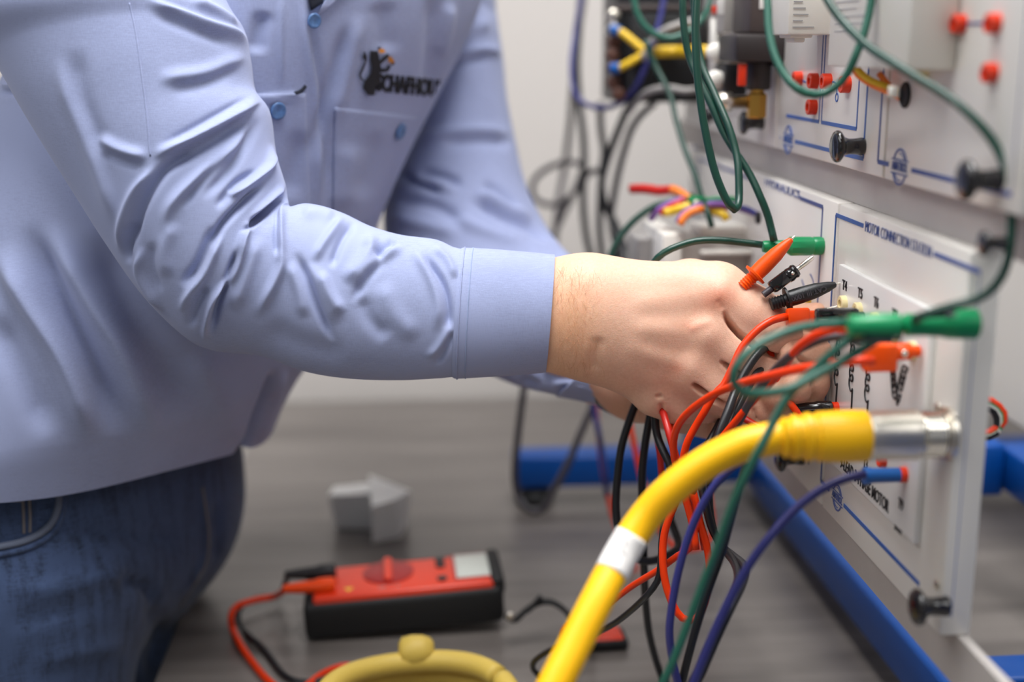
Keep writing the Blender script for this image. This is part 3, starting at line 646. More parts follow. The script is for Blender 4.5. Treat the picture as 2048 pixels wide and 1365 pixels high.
t = lead_thing('violet-blue lead from the blue plug arching to the lower edge', M['navy_cord'],
    [(1732, 950, .80), (1705, 954, .80), (1670, 966, .80), (1630, 988, .80), (1585, 1024, .80), (1540, 1074, .80), (1500, 1128, .805), (1465, 1190, .81), (1432, 1258, .815), (1400, 1335, .82), (1375, 1400, .825), (1340, 1490, .83)], .0028)
obj('plug_body', *merge(lathe(b, NX, [(.002, .003), (.003, .0048), (.0225, .0050), (.024, .0056), (.028, .0056), (.0285, .003)], 18)), M['blue_plug'], t, sharp=40)
obj('ferrule', *lathe(b, NX, [(.0005, .0044), (.0035, .0044)], 18), M['nickel'], t, sharp=40)

t = thing('banana_plug', 'black plug seated in the lower red jack just above the yellow connector', 'plug', onX(1664, 818, XB))
obj('body', *lathe(onX(1675, 818, XB), NX, [(.0046, .004), (.0055, .0062), (.016, .0064), (.018, .0056), (.034, .0052), (.0345, .003)], 20), M['black_gloss'], t, sharp=40)
# --- the bundle running through the hand and down
def hang(label, m, r, L): return lead('hanging_cable', label, M[m], L, r)
hang('red lead dropping from below the small finger', 'red_deep', .0029, [(1290, 760, 1.01), (1310, 790, 1.0), (1323, 816, .985), (1338, 866, .97), (1353, 920, .968), (1368, 968, .968), (1392, 1020, .968), (1403, 1060, .968), (1410, 1100, .968)])
hang('short red lead crossing the palm to the yellow plug', 'red_deep', .0027, [(1425, 778, .985), (1441, 797, .98), (1469, 824, .97), (1513, 852, .955), (1550, 868, .95)])
hang('red lead slanting down behind the green loop', 'red_cord', .0027, [(1540, 700, .97), (1551, 745, .965), (1567, 788, .96), (1592, 822, .955), (1610, 850, .955)])
hang('black lead wrapped over the near fingers', 'black_cord', .0032, [(1572, 690, 1.0), (1548, 690, .972), (1522, 702, .955), (1496, 735, .948), (1474, 775, .94), (1456, 822, .93), (1434, 880, .925), (1405, 960, .93), (1412, 1010, .95), (1425, 1060, .96), (1448, 1098, .96), (1470, 1128, .93), (1476, 1160, .89), (1458, 1205, .86), (1428, 1268, .85), (1398, 1340, .85), (1370, 1420, .85)])
hang('black lead beside the wrapped one over the fingers', 'black_cord', .0030, [(1565, 712, 1.0), (1540, 724, .972), (1516, 745, .957), (1496, 775, .952), (1481, 805, .945), (1464, 842, .94), (1450, 880, .94), (1420, 945, .95), (1418, 1000, .96), (1424, 1050, .965), (1440, 1090, .97), (1466, 1112, .95), (1490, 1135, .91), (1486, 1165, .87), (1462, 1215, .85), (1434, 1275, .85), (1404, 1345, .85), (1376, 1420, .85)])
hang('black lead swinging down in a shallow curve at the left of the bundle', 'black_cord', .0034, [(1275, 800, 1.05), (1263, 830, 1.05), (1244, 890, 1.05), (1235, 955, 1.05), (1232, 1020, 1.05), (1241, 1073, 1.05), (1268, 1114, 1.06), (1301, 1123, 1.07), (1342, 1108, 1.08), (1357, 1090, 1.09), (1347, 1055, 1.1), (1330, 1015, 1.1)])
hang('long black lead hanging straight to the bench behind the yellow cable', 'black_cord', .0033, [(1310, 800, 1.04), (1301, 830, 1.04), (1290, 890, 1.04), (1284, 960, 1.05), (1286, 1050, 1.06), (1288, 1130, 1.08), (1291, 1200, 1.1), (1299, 1270, 1.12), (1318, 1340, 1.14), (1335, 1375, 1.14)])
hang('black lead forking right below the hand', 'black_cord', .0032, [(1312, 800, 1.0), (1310, 835, 1.0), (1314, 870, 1.0), (1325, 900, .995), (1341, 935, .99), (1345, 990, .99), (1340, 1040, .99)])
hang('dark red lead between the black ones below the hand', 'red_deep', .0027, [(1306, 810, 1.03), (1312, 860, 1.03), (1320, 910, 1.03), (1324, 960, 1.03), (1330, 1020, 1.03)])
hang('black lead running under the yellow cable toward the bottom', 'black_cord', .0029, [(1500, 900, .85), (1494, 925, .855), (1478, 980, .86), (1460, 1045, .87), (1442, 1109, .875), (1416, 1182, .88), (1393, 1255, .885), (1375, 1320, .89), (1355, 1400, .90), (1330, 1490, .91)])
hang('navy lead bowing left along the yellow cable', 'navy_cord', .0028, [(1520, 905, .84), (1490, 918, .845), (1450, 948, .85), (1420, 985, .855), (1395, 1030, .86), (1375, 1080, .865), (1358, 1140, .87), (1346, 1200, .875), (1339, 1260, .88), (1343, 1310, .885), (1355, 1365, .89), (1372, 1440, .90)])
hang('faint red lead curving far below the hand', 'red_cord', .003, [(1190, 800, 1.42), (1198, 880, 1.42), (1208, 950, 1.42), (1220, 1010, 1.42), (1235, 1060, 1.42), (1258, 1110, 1.42), (1280, 1160, 1.42), (1305, 1200, 1.42)])
hang('violet lead beside the faint red one left of the hand', 'navy_cord', .0034, [(1186, 790, 1.40), (1190, 830, 1.40), (1198, 870, 1.40), (1203, 900, 1.41), (1210, 950, 1.41), (1214, 990, 1.42)])
hang('pink-red lead sloping across the blue leg', 'red_cord', .0030, [(1255, 815, 1.32), (1262, 860, 1.32), (1275, 920, 1.32), (1288, 975, 1.32), (1305, 1030, 1.32), (1325, 1070, 1.32), (1350, 1095, 1.32), (1380, 1100, 1.31), (1410, 1090, 1.31), (1425, 1060, 1.31), (1420, 1000, 1.3), (1405, 950, 1.3)])
hang('dark cord in front of the far rubber foot', 'grey_cord', .0042, [(1050, 760, 1.45), (1042, 820, 1.45), (1034, 890, 1.45), (1030, 950, 1.45), (1036, 990, 1.45), (1055, 1020, 1.44), (1085, 1020, 1.44), (1105, 985, 1.44), (1135, 930, 1.44), (1160, 870, 1.44), (1182, 820, 1.44), (1190, 790, 1.44)])
# --- black cords hanging in front of the wall
def far(label, L, r=.0042, m='black_cord'): return lead('hanging_cable', label, M[m], L, r, 'cable')
far('leftmost black cord hanging in a long bow before the wall', [(1172, -40, 1.7), (1160, 40, 1.7), (1152, 100, 1.7), (1146, 170, 1.7), (1140, 250, 1.75), (1130, 330, 1.8), (1118, 400, 1.8), (1110, 470, 1.8), (1105, 530, 1.8)], .0045, 'grey_cord')
far('violet cord looping round the left of the contactor', [(1332, -30, 1.34), (1322, 30, 1.34), (1308, 80, 1.34), (1296, 120, 1.35), (1280, 160, 1.36), (1260, 190, 1.38), (1232, 210, 1.4), (1200, 216, 1.42), (1165, 205, 1.45), (1148, 180, 1.47), (1143, 130, 1.48), (1150, 70, 1.5), (1160, 10, 1.5), (1168, -50, 1.5)], .0030, 'navy_cord')
far('black cord falling from the contactor through the knot of cords', [(1262, 200, 1.5), (1245, 240, 1.5), (1225, 290, 1.5), (1210, 335, 1.5), (1203, 370, 1.5), (1210, 410, 1.5), (1224, 440, 1.5), (1238, 470, 1.5), (1250, 510, 1.5), (1256, 560, 1.5)], .0048)
far('black cord from the top centre of the knot down to the wrist', [(1200, 205, 1.55), (1202, 260, 1.55), (1208, 300, 1.55), (1204, 340, 1.55), (1200, 400, 1.55), (1199, 460, 1.55), (1205, 520, 1.55), (1208, 570, 1.55)], .0042)
far('black cord left of the knot swaying to the sleeve', [(1163, -30, 1.6), (1158, 60, 1.6), (1154, 130, 1.6), (1158, 200, 1.6), (1166, 270, 1.6), (1168, 330, 1.6), (1166, 400, 1.6), (1172, 470, 1.6), (1186, 530, 1.6), (1192, 580, 1.6)], .0045)
far('grey cord tracing a ring left of the knot', [(1168, 332, 1.62), (1140, 324, 1.65), (1105, 332, 1.68), (1075, 352, 1.7), (1064, 378, 1.7), (1075, 402, 1.7), (1110, 410, 1.68), (1140, 395, 1.66), (1160, 370, 1.64), (1180, 345, 1.6), (1204, 342, 1.55)], .0040, 'grey_cord')
far('grey cord slanting from the knot to the far sleeve', [(1166, 340, 1.66), (1150, 380, 1.7), (1130, 420, 1.72), (1112, 460, 1.74), (1096, 500, 1.75), (1085, 540, 1.75)], .0042, 'grey_cord')
far('grey cord sloping right from the contactor foot', [(1310, 205, 1.5), (1280, 232, 1.5), (1262, 260, 1.5), (1250, 295, 1.52), (1238, 340, 1.52), (1228, 390, 1.52), (1222, 440, 1.52), (1232, 500, 1.52), (1236, 560, 1.52)], .0042, 'grey_cord')
far('pale grey cord crossing the contactor face', [(1405, 40, 1.33), (1370, 46, 1.33), (1335, 58, 1.33), (1310, 76, 1.34), (1285, 120, 1.35)], .0040, 'mid_grey')
far('pale grey cord under the contactor lip', [(1400, 178, 1.34), (1370, 182, 1.34), (1335, 176, 1.35), (1300, 182, 1.36), (1275, 200, 1.38), (1258, 225, 1.42)], .0038, 'mid_grey')
far('thick black tail inside the bundle above the wrist', [(1224, 440, 1.46), (1240, 480, 1.44), (1250, 520, 1.42), (1254, 560, 1.42)], .0060)
# --- colourful wires at the drive unit
for lb, m, r, L in (
    ('dark red wire pair at the top of the colourful bundle', 'red_deep', .0050, [(1262, 378, 1.3), (1290, 378, 1.29), (1320, 382, 1.28), (1345, 380, 1.27), (1362, 388, 1.26)]),
    ('amber wire ending at the green terminal block', 'orange_wire', .0040, [(1344, 378, 1.26), (1358, 384, 1.25), (1370, 392, 1.235), (1380, 398, 1.225)]),
    ('orange wire arching out of the green terminal block', 'orange_wire', .0036, [(1360, 450, 1.2), (1368, 436, 1.2), (1380, 426, 1.2), (1395, 420, 1.2), (1415, 418, 1.21)]),
    ('pale violet wire arching over the orange one', 'violet_wire', .0030, [(1355, 446, 1.205), (1366, 428, 1.205), (1385, 417, 1.205), (1410, 410, 1.21), (1440, 408, 1.21), (1470, 414, 1.21), (1500, 424, 1.2), (1520, 430, 1.2)]),
    ('violet wire drooping at the left of the bundle', 'violet_wire', .0034, [(1368, 398, 1.23), (1340, 408, 1.235), (1315, 422, 1.24), (1302, 438, 1.25)]),
    ('bright red wire under the violet one', 'red_deep', .0034, [(1366, 402, 1.225), (1342, 414, 1.225), (1322, 428, 1.23)]),
    ('yellow wire hooking under the terminal block', 'yellow_wire', .0042, [(1380, 412, 1.215), (1358, 418, 1.215), (1340, 424, 1.22), (1328, 424, 1.22)]),
    ('bright green wire leaving the terminal block to the right', 'green_plug', .0026, [(1408, 402, 1.215), (1435, 398, 1.215), (1462, 398, 1.21), (1476, 402, 1.21)]),
    ('dark red wire below the pale violet arch', 'red_deep', .0026, [(1402, 420, 1.215), (1430, 414, 1.215), (1458, 416, 1.215)]),
    ('yellow wire with a blob end right of the terminal block', 'yellow_wire', .0040, [(1415, 422, 1.215), (1432, 424, 1.215), (1448, 430, 1.21), (1454, 440, 1.21)]),
    ('dark violet wire to the small black grommet', 'navy_cord', .0024, [(1470, 412, 1.2), (1495, 418, 1.19), (1515, 430, 1.18)])):
    lead('wire', lb, M[m], L, r, 'wire')
obj('rubber_grommet', *lathe(P(1519, 436, 1.16), NX, [(0, .0058), (.002, .0058), (.003, .0045)], 16), M['black_rubber'], label='small black rubber grommet on the lower far panel', cat='grommet')
# --- yellow and orange wires entering the grommet of the near upper panel
for lb, m, L in (('yellow wire bending from the white box to the black grommet', 'yellow_wire', [(1706, 118, .86), (1716, 140, .86), (1740, 160, .855), (1770, 172, .85), (1795, 182, .845), (1812, 190, .845)]),
                 ('orange wire beside the yellow one at the black grommet', 'orange_wire', [(1704, 128, .865), (1716, 150, .862), (1745, 170, .858), (1772, 182, .85), (1800, 195, .845), (1814, 197, .845)]),
                 ('short dark orange wire joining the pair from above', 'orange_wire', [(1759, 148, .855), (1768, 160, .852), (1778, 172, .85), (1800, 186, .847)])):
    lead('wire', lb, M[m], L, .0022, 'wire')
obj('wire_tie', *box(onX(1787, 184, .2985), (.006, .004, .007), None, .001), M['white_plastic'], label='white wire tie round the yellow and orange wires', cat='tie')
# --- wires tucked behind the near panel at the right
for lb, m, k in (('orange wire loop peeking out behind the near panel', 'red_cord', 0), ('green wire loop peeking out behind the near panel', 'green_plug', 1), ('white wire loop peeking out behind the near panel', 'white_plastic', 2), ('dark wire loop peeking out behind the near panel', 'black_cord', 3)):
    q = k*6; lead('wire', lb, M[m], [(1930, 800+q, .85), (1972, 800+q*.8, .85), (1998-q*.5, 815+q*.4, .85), (2008-q*.7, 835, .85), (2000-q*.3, 852+q*.5, .85), (1975, 868+q*.3, .85), (1930, 875, .85)], .0030, 'wire')
# ================================================================ things lying on the bench
def basis_box(o, e1, e2, e3, lo, hi, bev=.001, seg=2):
    lo, hi = np.array(lo, float), np.array(hi, float); c = (lo+hi)/2
    rot = np.stack([e1, e2, e3], 1); return box(o+rot@c, hi-lo, rot, bev, seg)
# --- multimeter
ml = onZ(612, 1288, TZ); mr = onZ(1012, 1268, TZ)
e1 = mr-ml; ML = np.linalg.norm(e1); e1 /= ML
tl_ = math.radians(3.2); e1t = e1*math.cos(tl_)+ZP*math.sin(tl_)
e2 = np.cross(ZP, e1); e3 = np.cross(e1t, e2)
# roll the front face a little towards the camera
rl = math.radians(2); e2t = e2*math.cos(rl)+e3*math.sin(rl); e3t = np.cross(e1t, e2t)
mm = thing('multimeter', 'red-orange multimeter in a black rubber holster lying on the bench', 'multimeter', ml)
W_, H_ = .078, .039
o = ml+ZP*.0005
obj('holster', *merge(basis_box(o, e1t, e2t, e3t, (0, 0, 0), (ML, W_, H_), .007, 3), basis_box(o, e1t, e2t, e3t, (ML-.012, .004, H_-.012), (ML+.002, W_-.002, H_+.0085), .005, 3), basis_box(o, e1t, e2t, e3t, (0, W_-.010, .01), (ML, W_, H_+.004), .004, 2)), M['black_rubber'], mm, sharp=50)
obj('face', *basis_box(o, e1t, e2t, e3t, (.010, .0035, H_-.014), (ML-.008, W_-.006, H_+.0055), .004, 3), M['meter_red'], mm, sharp=50)
zt_ = H_+.0055
def mp(u, v, h=0): return o+e1t*u+e2t*v+e3t*(zt_+h)
obj('dial', *merge(lathe(mp(ML*.43, .046), e3t, [(0, .0255), (.0012, .0255), (.002, .024)], 36)), M['meter_dark_red'], mm, sharp=40)
obj('dial_grip', *basis_box(mp(ML*.43, .046), e1t, e2t, e3t, (-.0045, -.024, 0), (.0045, .024, .007), .003, 3), M['meter_red'], mm, sharp=50)
obj('display', *basis_box(mp(ML*.86, .043), e1t, e2t, e3t, (-.017, -.026, -.001), (.017, .026, .0012), .0008), M['lcd'], mm, sharp=40)
obj('display_bezel', *basis_box(mp(ML*.86, .043), e1t, e2t, e3t, (-.0195, -.029, -.001), (.0195, .029, .0005), .0008), M['meter_dark_red'], mm, sharp=40)
for v in (.020, .050, .062): obj('button', *lathe(mp(ML*.70, v), e3t, [(0, .0052), (.0015, .0052), (.002, .0042)], 18), M['black_plastic'], mm, sharp=40)
T = text_geo('OFF  V  A', .0052, .0001, 'CENTER', bold=.0001); obj('dial_print', *place(T, mp(ML*.43, .012, .0002), e1t, e2t, e3t), M['grey_print'], mm, smooth=False)
obj('warning_mark', *lathe(mp(ML*.23, .017), e3t, [(0, .0052), (.0004, .0052)], 3), M['yellow_wire'], mm, smooth=False)
# leads plugged in at the left end
def meter_lead(label, v, m, pl, path, r=.0030):
    t = thing('meter_lead', label, 'cable', mp(ML*.15, v, .006))
    a = mp(ML*.165, v, .0045)
    obj('plug', *lathe(a, -e1t+e3t*.02, [(0, .0062), (.002, .0082), (.016, .0080), (.020, .0066), (.034, .0058), (.050, .0042), (.051, .003)], 18), pl, t, sharp=40)
    b = a-e1t*.048; obj('cord', *tube(np.array([b]+[q for q in path]), r, 60), m, t); return t
meter_lead('red-orange meter lead bending round left of the multimeter', .020, M['red_cord'], M['red_plug'],
    [P(548, 1194, 1.30), P(510, 1201, 1.285), P(476, 1212, 1.27), P(462, 1232, 1.26), P(466, 1260, 1.265), onZ(482, 1292, TZ+.006), onZ(505, 1325, TZ+.0035), onZ(535, 1360, TZ+.0035), onZ(570, 1385, TZ+.0035), onZ(605, 1378, TZ+.0035), onZ(640, 1352, TZ+.0035), onZ(675, 1336, TZ+.0035), onZ(704, 1333, TZ+.0035), onZ(722, 1346, TZ+.0035), onZ(735, 1380, TZ+.0035)], .0034)
meter_lead('black meter lead running beside the red-orange one', .052, M['black_cord'], M['black_plastic'],
    [P(560, 1190, 1.33), P(520, 1196, 1.32), P(488, 1208, 1.31), P(476, 1228, 1.30), P(480, 1252, 1.29), onZ(502, 1276, TZ+.005), onZ(525, 1296, TZ+.003), onZ(545, 1322, TZ+.003), onZ(565, 1348, TZ+.003), onZ(590, 1362, TZ+.003), onZ(630, 1364, TZ+.003), onZ(690, 1345, TZ+.003), onZ(745, 1322, TZ+.003)], .0030)
# hanging strap with its magnet tag
st = thing('hanging_strap', 'black strap with a red and black tag behind the yellow cable', 'strap', onZ(1215, 1300, TZ))
def sheet(L, wvec, wd, th):
    p = spline(np.array(L), 40); T_ = np.gradient(p, axis=0); T_ /= np.linalg.norm(T_, axis=1)[:, None]; wv = wvec/np.linalg.norm(wvec)
    V, Fc = [], []
    for i in range(len(p)):
        nn = np.cross(T_[i], wv); nn /= np.linalg.norm(nn)
        for a_, b_ in ((-1, -1), (1, -1), (1, 1), (-1, 1)): V.append(p[i]+wv*a_*wd/2+nn*b_*th/2)
    for i in range(len(p)-1):
        for k in range(4): Fc.append([i*4+k, i*4+(k+1) % 4, (i+1)*4+(k+1) % 4, (i+1)*4+k])
    Fc += [[3, 2, 1, 0], [len(V)-4+k for k in range(4)]]; return np.array(V), Fc
obj('strap', *sheet([P(1012, 1232, 1.24), P(1030, 1240, 1.24), P(1052, 1222, 1.24), P(1078, 1206, 1.24), P(1105, 1206, 1.235), P(1130, 1222, 1.23), P(1145, 1246, 1.225), P(1160, 1275, 1.22), P(1190, 1290, 1.215)], F, .016, .0035), M['black_rubber'], st)
obj('strap_end', *sheet([P(1055, 1222, 1.235), P(1070, 1208, 1.235), P(1082, 1194, 1.235)], F, .012, .004), M['black_rubber'], st)
obj('rivet', *lathe(P(1021, 1233, 1.228), -F, [(0, .004), (.002, .004), (.003, .0025)], 14), M['nickel'], st)
c = onZ(1214, 1302, TZ); obj('tag_base', *basis_box(c, e1, e2, ZP, (-.021, -.004, .0005), (.021, .03, .011), .004, 3), M['black_rubber'], st, sharp=50)
obj('tag_top', *basis_box(c, e1, e2, ZP, (-.020, -.001, .008), (.017, .028, .0125), .003, 3), M['meter_red'], st, sharp=50)
# --- two folded white paper pieces
def paper(label, base, top):
    """a folded paper column: outline of the base (bench) and the top rim"""
    n = len(base); V = np.concatenate([np.array(base), np.array(top)]); Fc = [[i, (i+1) % n, n+(i+1) % n, n+i] for i in range(n)]+[list(range(n, 2*n)), list(range(n))[::-1]]
    return obj('folded_paper', V, Fc, M['paper'], smooth=False, label=label, cat='paper')
b1 = onZ(672, 1058, TZ); hp = np.array([0, 0, .001])
paper('low boxy folded white paper on the bench, the left of two', [b1+hp, onZ(752, 1062, TZ)+hp, onZ(757, 1036, TZ)+hp, onZ(680, 1034, TZ)+hp], [P(657, 992, 1.52), P(738, 988, 1.51), P(742, 966, 1.56), P(668, 974, 1.57)])
paper('taller pointed folded white paper on the bench, the right of two', [onZ(745, 1088, TZ)+hp, onZ(802, 1078, TZ)+hp, onZ(816, 1052, TZ)+hp, onZ(758, 1046, TZ)+hp], [P(743, 1014, 1.46), P(790, 1000, 1.475), P(822, 982, 1.50), P(738, 950, 1.55)])
# --- coil of yellow cable at the bottom edge
cc = thing('cable_coil', 'coil of pale yellow cable lying on the bench at the bottom edge', 'cable', onZ(836, 1460, TZ))
c0 = onZ(836, 1470, TZ); RC = .092
for k, (rr, zz, ph) in enumerate(((RC, .011, 0), (RC-.012, .030, .5))):
    L = [c0+np.array([rr*math.cos(t+ph), rr*.95*math.sin(t+ph), zz+.002*math.sin(3*t+k)]) for t in np.linspace(0, 2*math.pi*.985, 40)]
    obj('loop', *tube(np.array(L), .0098, 90, 16), M['yellow_dull'], cc)
q = c0+np.array([.0, (RC-.006)*.95, .034]); obj('cable_tie_lump', *lathe(q-XP*.016+np.array([0, 0, .001]), XP, [(0, .008), (.003, .0135), (.012, .0155), (.022, .0150), (.029, .0125), (.032, .008)], 20), M['yellow_dull'], cc)
# ================================================================ the person
person = thing('person', 'person in a light blue work shirt and jeans holding wires and probes at the panel', 'person', (-.33, 1.15, 0))

def sculpt(V, N, strokes, facing=True):
    """raise ridges and press valleys along strokes; each stroke = (points, width left, width right, height)"""
    px, d = to_px(V); view = V-EYE; view = view/np.linalg.norm(view, axis=1)[:, None]
    wgt = np.clip(-(N*view).sum(1)*2.2+.15, 0, 1) if facing else np.ones(len(V))
    disp = np.zeros(len(V))
    for pts, w1, w2, amp in strokes:
        n = max(14, int(np.linalg.norm(np.diff(np.array(pts, float), axis=0), axis=1).sum()/6))
        c = spline(np.array(pts, float), n); tg = np.gradient(c, axis=0); tg /= np.linalg.norm(tg, axis=1)[:, None]+1e-9
        m = 3*max(w1, w2)
        idx = np.where((px[:, 0] > c[:, 0].min()-m) & (px[:, 0] < c[:, 0].max()+m) & (px[:, 1] > c[:, 1].min()-m) & (px[:, 1] < c[:, 1].max()+m) & (wgt > 0))[0]
        if not len(idx): continue
        D = px[idx, None, :]-c[None]; q = (D**2).sum(2); j = q.argmin(1); dist = np.sqrt(q[np.arange(len(idx)), j]); Dj = D[np.arange(len(idx)), j]; al = (Dj*tg[j]).sum(1); step = np.linalg.norm(c[1]-c[0])
        sg = tg[j, 0]*D[np.arange(len(idx)), j, 1]-tg[j, 1]*D[np.arange(len(idx)), j, 0]
        dist = np.where((j > 0) & (j < n-1), np.abs(sg), dist); ww = np.where(sg < 0, w1, w2)           # w1: side left of travel (up when travelling right), w2: the other
        t = np.clip((j+al/step)/(n-1), 0, 1); tap = np.clip(np.minimum(t, 1-t)/.25, 0, 1); tap = tap*tap*(3-2*tap)
        disp[idx] += amp*np.exp(-(dist/ww)**2)*tap
    return V+N*(disp*wgt)[:, None]
def grid_normals(G, closed=True):
    du = np.gradient(G, axis=0)
    dv = (np.roll(G, -1, 1)-np.roll(G, 1, 1))/2
    n = np.cross(dv, du); n /= np.linalg.norm(n, axis=2)[:, :, None]+1e-12; return n
def grid_faces(nu, nv, flip=False):
    i = np.arange(nu-1)[:, None]; k = np.arange(nv)[None]; k2 = (k+1) % nv
    a = np.stack([i*nv+k, i*nv+k2, (i+1)*nv+k2, (i+1)*nv+k], -1).reshape(-1, 4)
    return a[:, ::-1].tolist() if flip else a.tolist()
def sleeve_loft(stations, nu, nv):
    """stations: inner silhouette px, outer silhouette px, distance of the axis, half depth"""
    A = np.array([list(s[0])+list(s[1])+[s[2], s[3]] for s in stations], float)
    q = spline(np.concatenate([(A[:, :2]+A[:, 2:4])/2, A], 1), nu)[:, 2:]
    th = np.linspace(0, 2*np.pi, nv, endpoint=False); G = np.zeros((nu, nv, 3))
    for i in range(nu):
        a, b = P(q[i, 0], q[i, 1], q[i, 4]), P(q[i, 2], q[i, 3], q[i, 4])
        c, h = (a+b)/2, (a-b)/2
        G[i] = c+np.cos(th)[:, None]*h-np.sin(th)[:, None]*F*q[i, 5]
    return G
def orient(G, N):
    c = G.mean(1, keepdims=True); return N if ((G-c)*N).sum() > 0 else -N

# ---------------------------------------------------------------- shirt body
s_, n_ = np.array([.63, .78, 0]), np.array([.78, -.63, 0])
TR = np.array([  # z rel camera, centre x, centre y, half width, half depth
    (-.376, -.322, 1.195, .208, .156), (-.35, -.314, 1.195, .210, .160), (-.325, -.302, 1.195, .211, .163), (-.30, -.287, 1.198, .212, .167), (-.26, -.266, 1.203, .214, .171), (-.22, -.245, 1.208, .215, .172), (-.16, -.220, 1.216, .217, .170),
    (-.10, -.190, 1.225, .220, .165), (-.04, -.156, 1.234, .224, .160), (.02, -.123, 1.242, .225, .155), (.08, -.098, 1.25, .218, .145), (.13, -.085, 1.255, .202, .125), (.17, -.072, 1.258, .165, .105), (.20, -.062, 1.258, .105, .085), (.225, -.048, 1.255, .068, .068), (.245, -.042, 1.253, .066, .066)])
nu, nv = 300, 480
q = spline(TR, nu); th = np.linspace(0, 2*np.pi, nv, endpoint=False)
G = np.zeros((nu, nv, 3))
ce, se = np.sign(np.cos(th))*np.abs(np.cos(th))**.9, np.sign(np.sin(th))*np.abs(np.sin(th))**.9
for i in range(nu):
    G[i] = np.array([q[i, 1], q[i, 2], CAMZ+q[i, 0]])+ce[:, None]*s_*q[i, 3]+se[:, None]*n_*q[i, 4]
zw = np.clip((.10-np.arange(nu)/nu)/.10, 0, 1)[:, None]
G[:, :, 2] += zw*(.002*np.sin(th*5)[None]+.017*np.clip((1.2-G[:, :, 1])/.19, 0, 1))
N = orient(G, grid_normals(G)); V = G.reshape(-1, 3); N = N.reshape(-1, 3)
TS = [  # drapery below the near arm
    ([(-10, 480), (66, 611), (132, 730), (185, 900)], 24, 24, .016), ([(95, 440), (176, 598), (242, 708), (320, 890)], 24, 24, .013),
    ([(45, 440), (110, 570), (168, 690), (250, 880)], 24, 24, -.015), ([(190, 450), (250, 590), (320, 710), (400, 840)], 36, 34, -.010), ([(-20, 620), (40, 740), (100, 880)], 26, 26, -.008),
    ([(0, 168), (20, 172), (40, 168)], 6, 6, .004), ([(0, 182), (20, 184), (40, 180)], 5, 5, -.004),
    ([(380, 700), (440, 800), (470, 900)], 40, 30, .006),
    # placket overlap and its shadow
    ([(552, 735), (535, 790), (512, 840), (497, 885), (480, 915), (450, 940)], 6, 8, -.019), ([(572, 735), (556, 790), (532, 845), (514, 890)], 8, 9, .006),
    ([(700, 40), (668, 164), (645, 240), (625, 330)], 9, 14, -.007), ([(722, 20), (690, 150), (665, 250)], 14, 14, .004),
    ([(602, -30), (619, 103), (636, 205), (640, 300), (638, 440)], 7, 9, .0035), ([(612, -30), (630, 103), (646, 205), (652, 300), (650, 440)], 8, 8, -.0038),
    ([(563, -20), (563, 90), (562, 180)], 5, 5, .0022), ([(530, 20), (520, 60), (512, 110)], 16, 16, -.006),
    ([(765, 0), (770, 60), (775, 110)], 22, 22, -.004), ([(870, -20), (868, 50), (862, 130), (850, 200)], 16, 16, -.006), ([(900, 0), (893, 60), (880, 120)], 12, 12, .005),
    ([(610, 260), (590, 330), (575, 400)], 22, 22, -.005), ([(700, 280), (690, 360), (680, 430)], 24, 24, .004), ([(760, 260), (745, 330), (720, 400)], 20, 20, -.003),
    ([(512, 196), (560, 191), (612, 188)], 4, 6, .003)]
V = sculpt(V, N, TS)
shirt_faces = grid_faces(nu, nv)
def fix_winding(V, Fc, N):
    f = Fc[len(Fc)//2]; n = np.cross(V[f[1]]-V[f[0]], V[f[2]]-V[f[0]])
    return Fc if n@N[f[0]] > 0 else [x[::-1] for x in Fc]
shirt_faces = fix_winding(V, shirt_faces, N)
shirt = obj('shirt', V, shirt_faces, M['shirt'], person)
# turned-up hem thickness
hem = [G[0, k] for k in range(0, nv, 4)]; hem.append(hem[0])
TBVH = BVHTree.FromPolygons([tuple(v) for v in V], shirt_faces)
def hit(px, py, back=1.15):
    r = ray(px, py); h = TBVH.ray_cast(Vector(EYE), Vector(r/np.linalg.norm(r)))
    if h[0] is None: return None, -F
    return np.array(h[0]), np.array(h[1])
def on_shirt(geo2, o_, ax, ay, h=.0022):
    """lay flat artwork (x,y) on the cloth: o_ + x*ax + y*ay in photo pixels"""
    W, Fc = geo2; out = []
    for x, y, z in W:
        p, nn = hit(o_[0]+x*ax[0]+y*ay[0], o_[1]+x*ax[1]+y*ay[1])
        if p is None or nn@F > -.12: out.append(None); continue
        nn = nn if nn@F < 0 else -nn; out.append(p+nn*(h if z > 0 else .0002))
    return prune(out, Fc)
def prune(out, Fc):
    """keep only what lies on the cloth"""
    Fc = [f for f in Fc if all(out[i] is not None for i in f)]; used = sorted({i for f in Fc for i in f}); mp_ = {i: k for k, i in enumerate(used)}
    return np.array([out[i] for i in used]), [[mp_[i] for i in f] for f in Fc]
def patch(quad, n, m, h):
    a, b, c, d = [np.array(q_, float) for q_ in quad]; top = []; bot = []
    for i in range(n+1):
        for j in range(m+1):
            u, v = i/n, j/m; p2 = (a*(1-u)+b*u)*(1-v)+(d*(1-u)+c*u)*v
            p, nn = hit(*p2)
            if p is None or nn@F > -.10: top.append(None); bot.append(None); continue
            r = p-EYE; r /= np.linalg.norm(r); top.append(p-r*h); bot.append(p+r*.001)
    N1 = (n+1)*(m+1); Fc = []
    for i in range(n):
        for j in range(m):
            k = i*(m+1)+j; Fc.append([k, k+1, k+m+2, k+m+1])
    bd = [i*(m+1) for i in range(n+1)]+[n*(m+1)+j for j in range(1, m+1)]+[i*(m+1)+m for i in range(n-1, -1, -1)]+[j for j in range(m-1, 0, -1)]
    for x, y in zip(bd, bd[1:]+bd[:1]): Fc.append([x, y, y+N1, x+N1])
    return prune(top+bot, Fc)
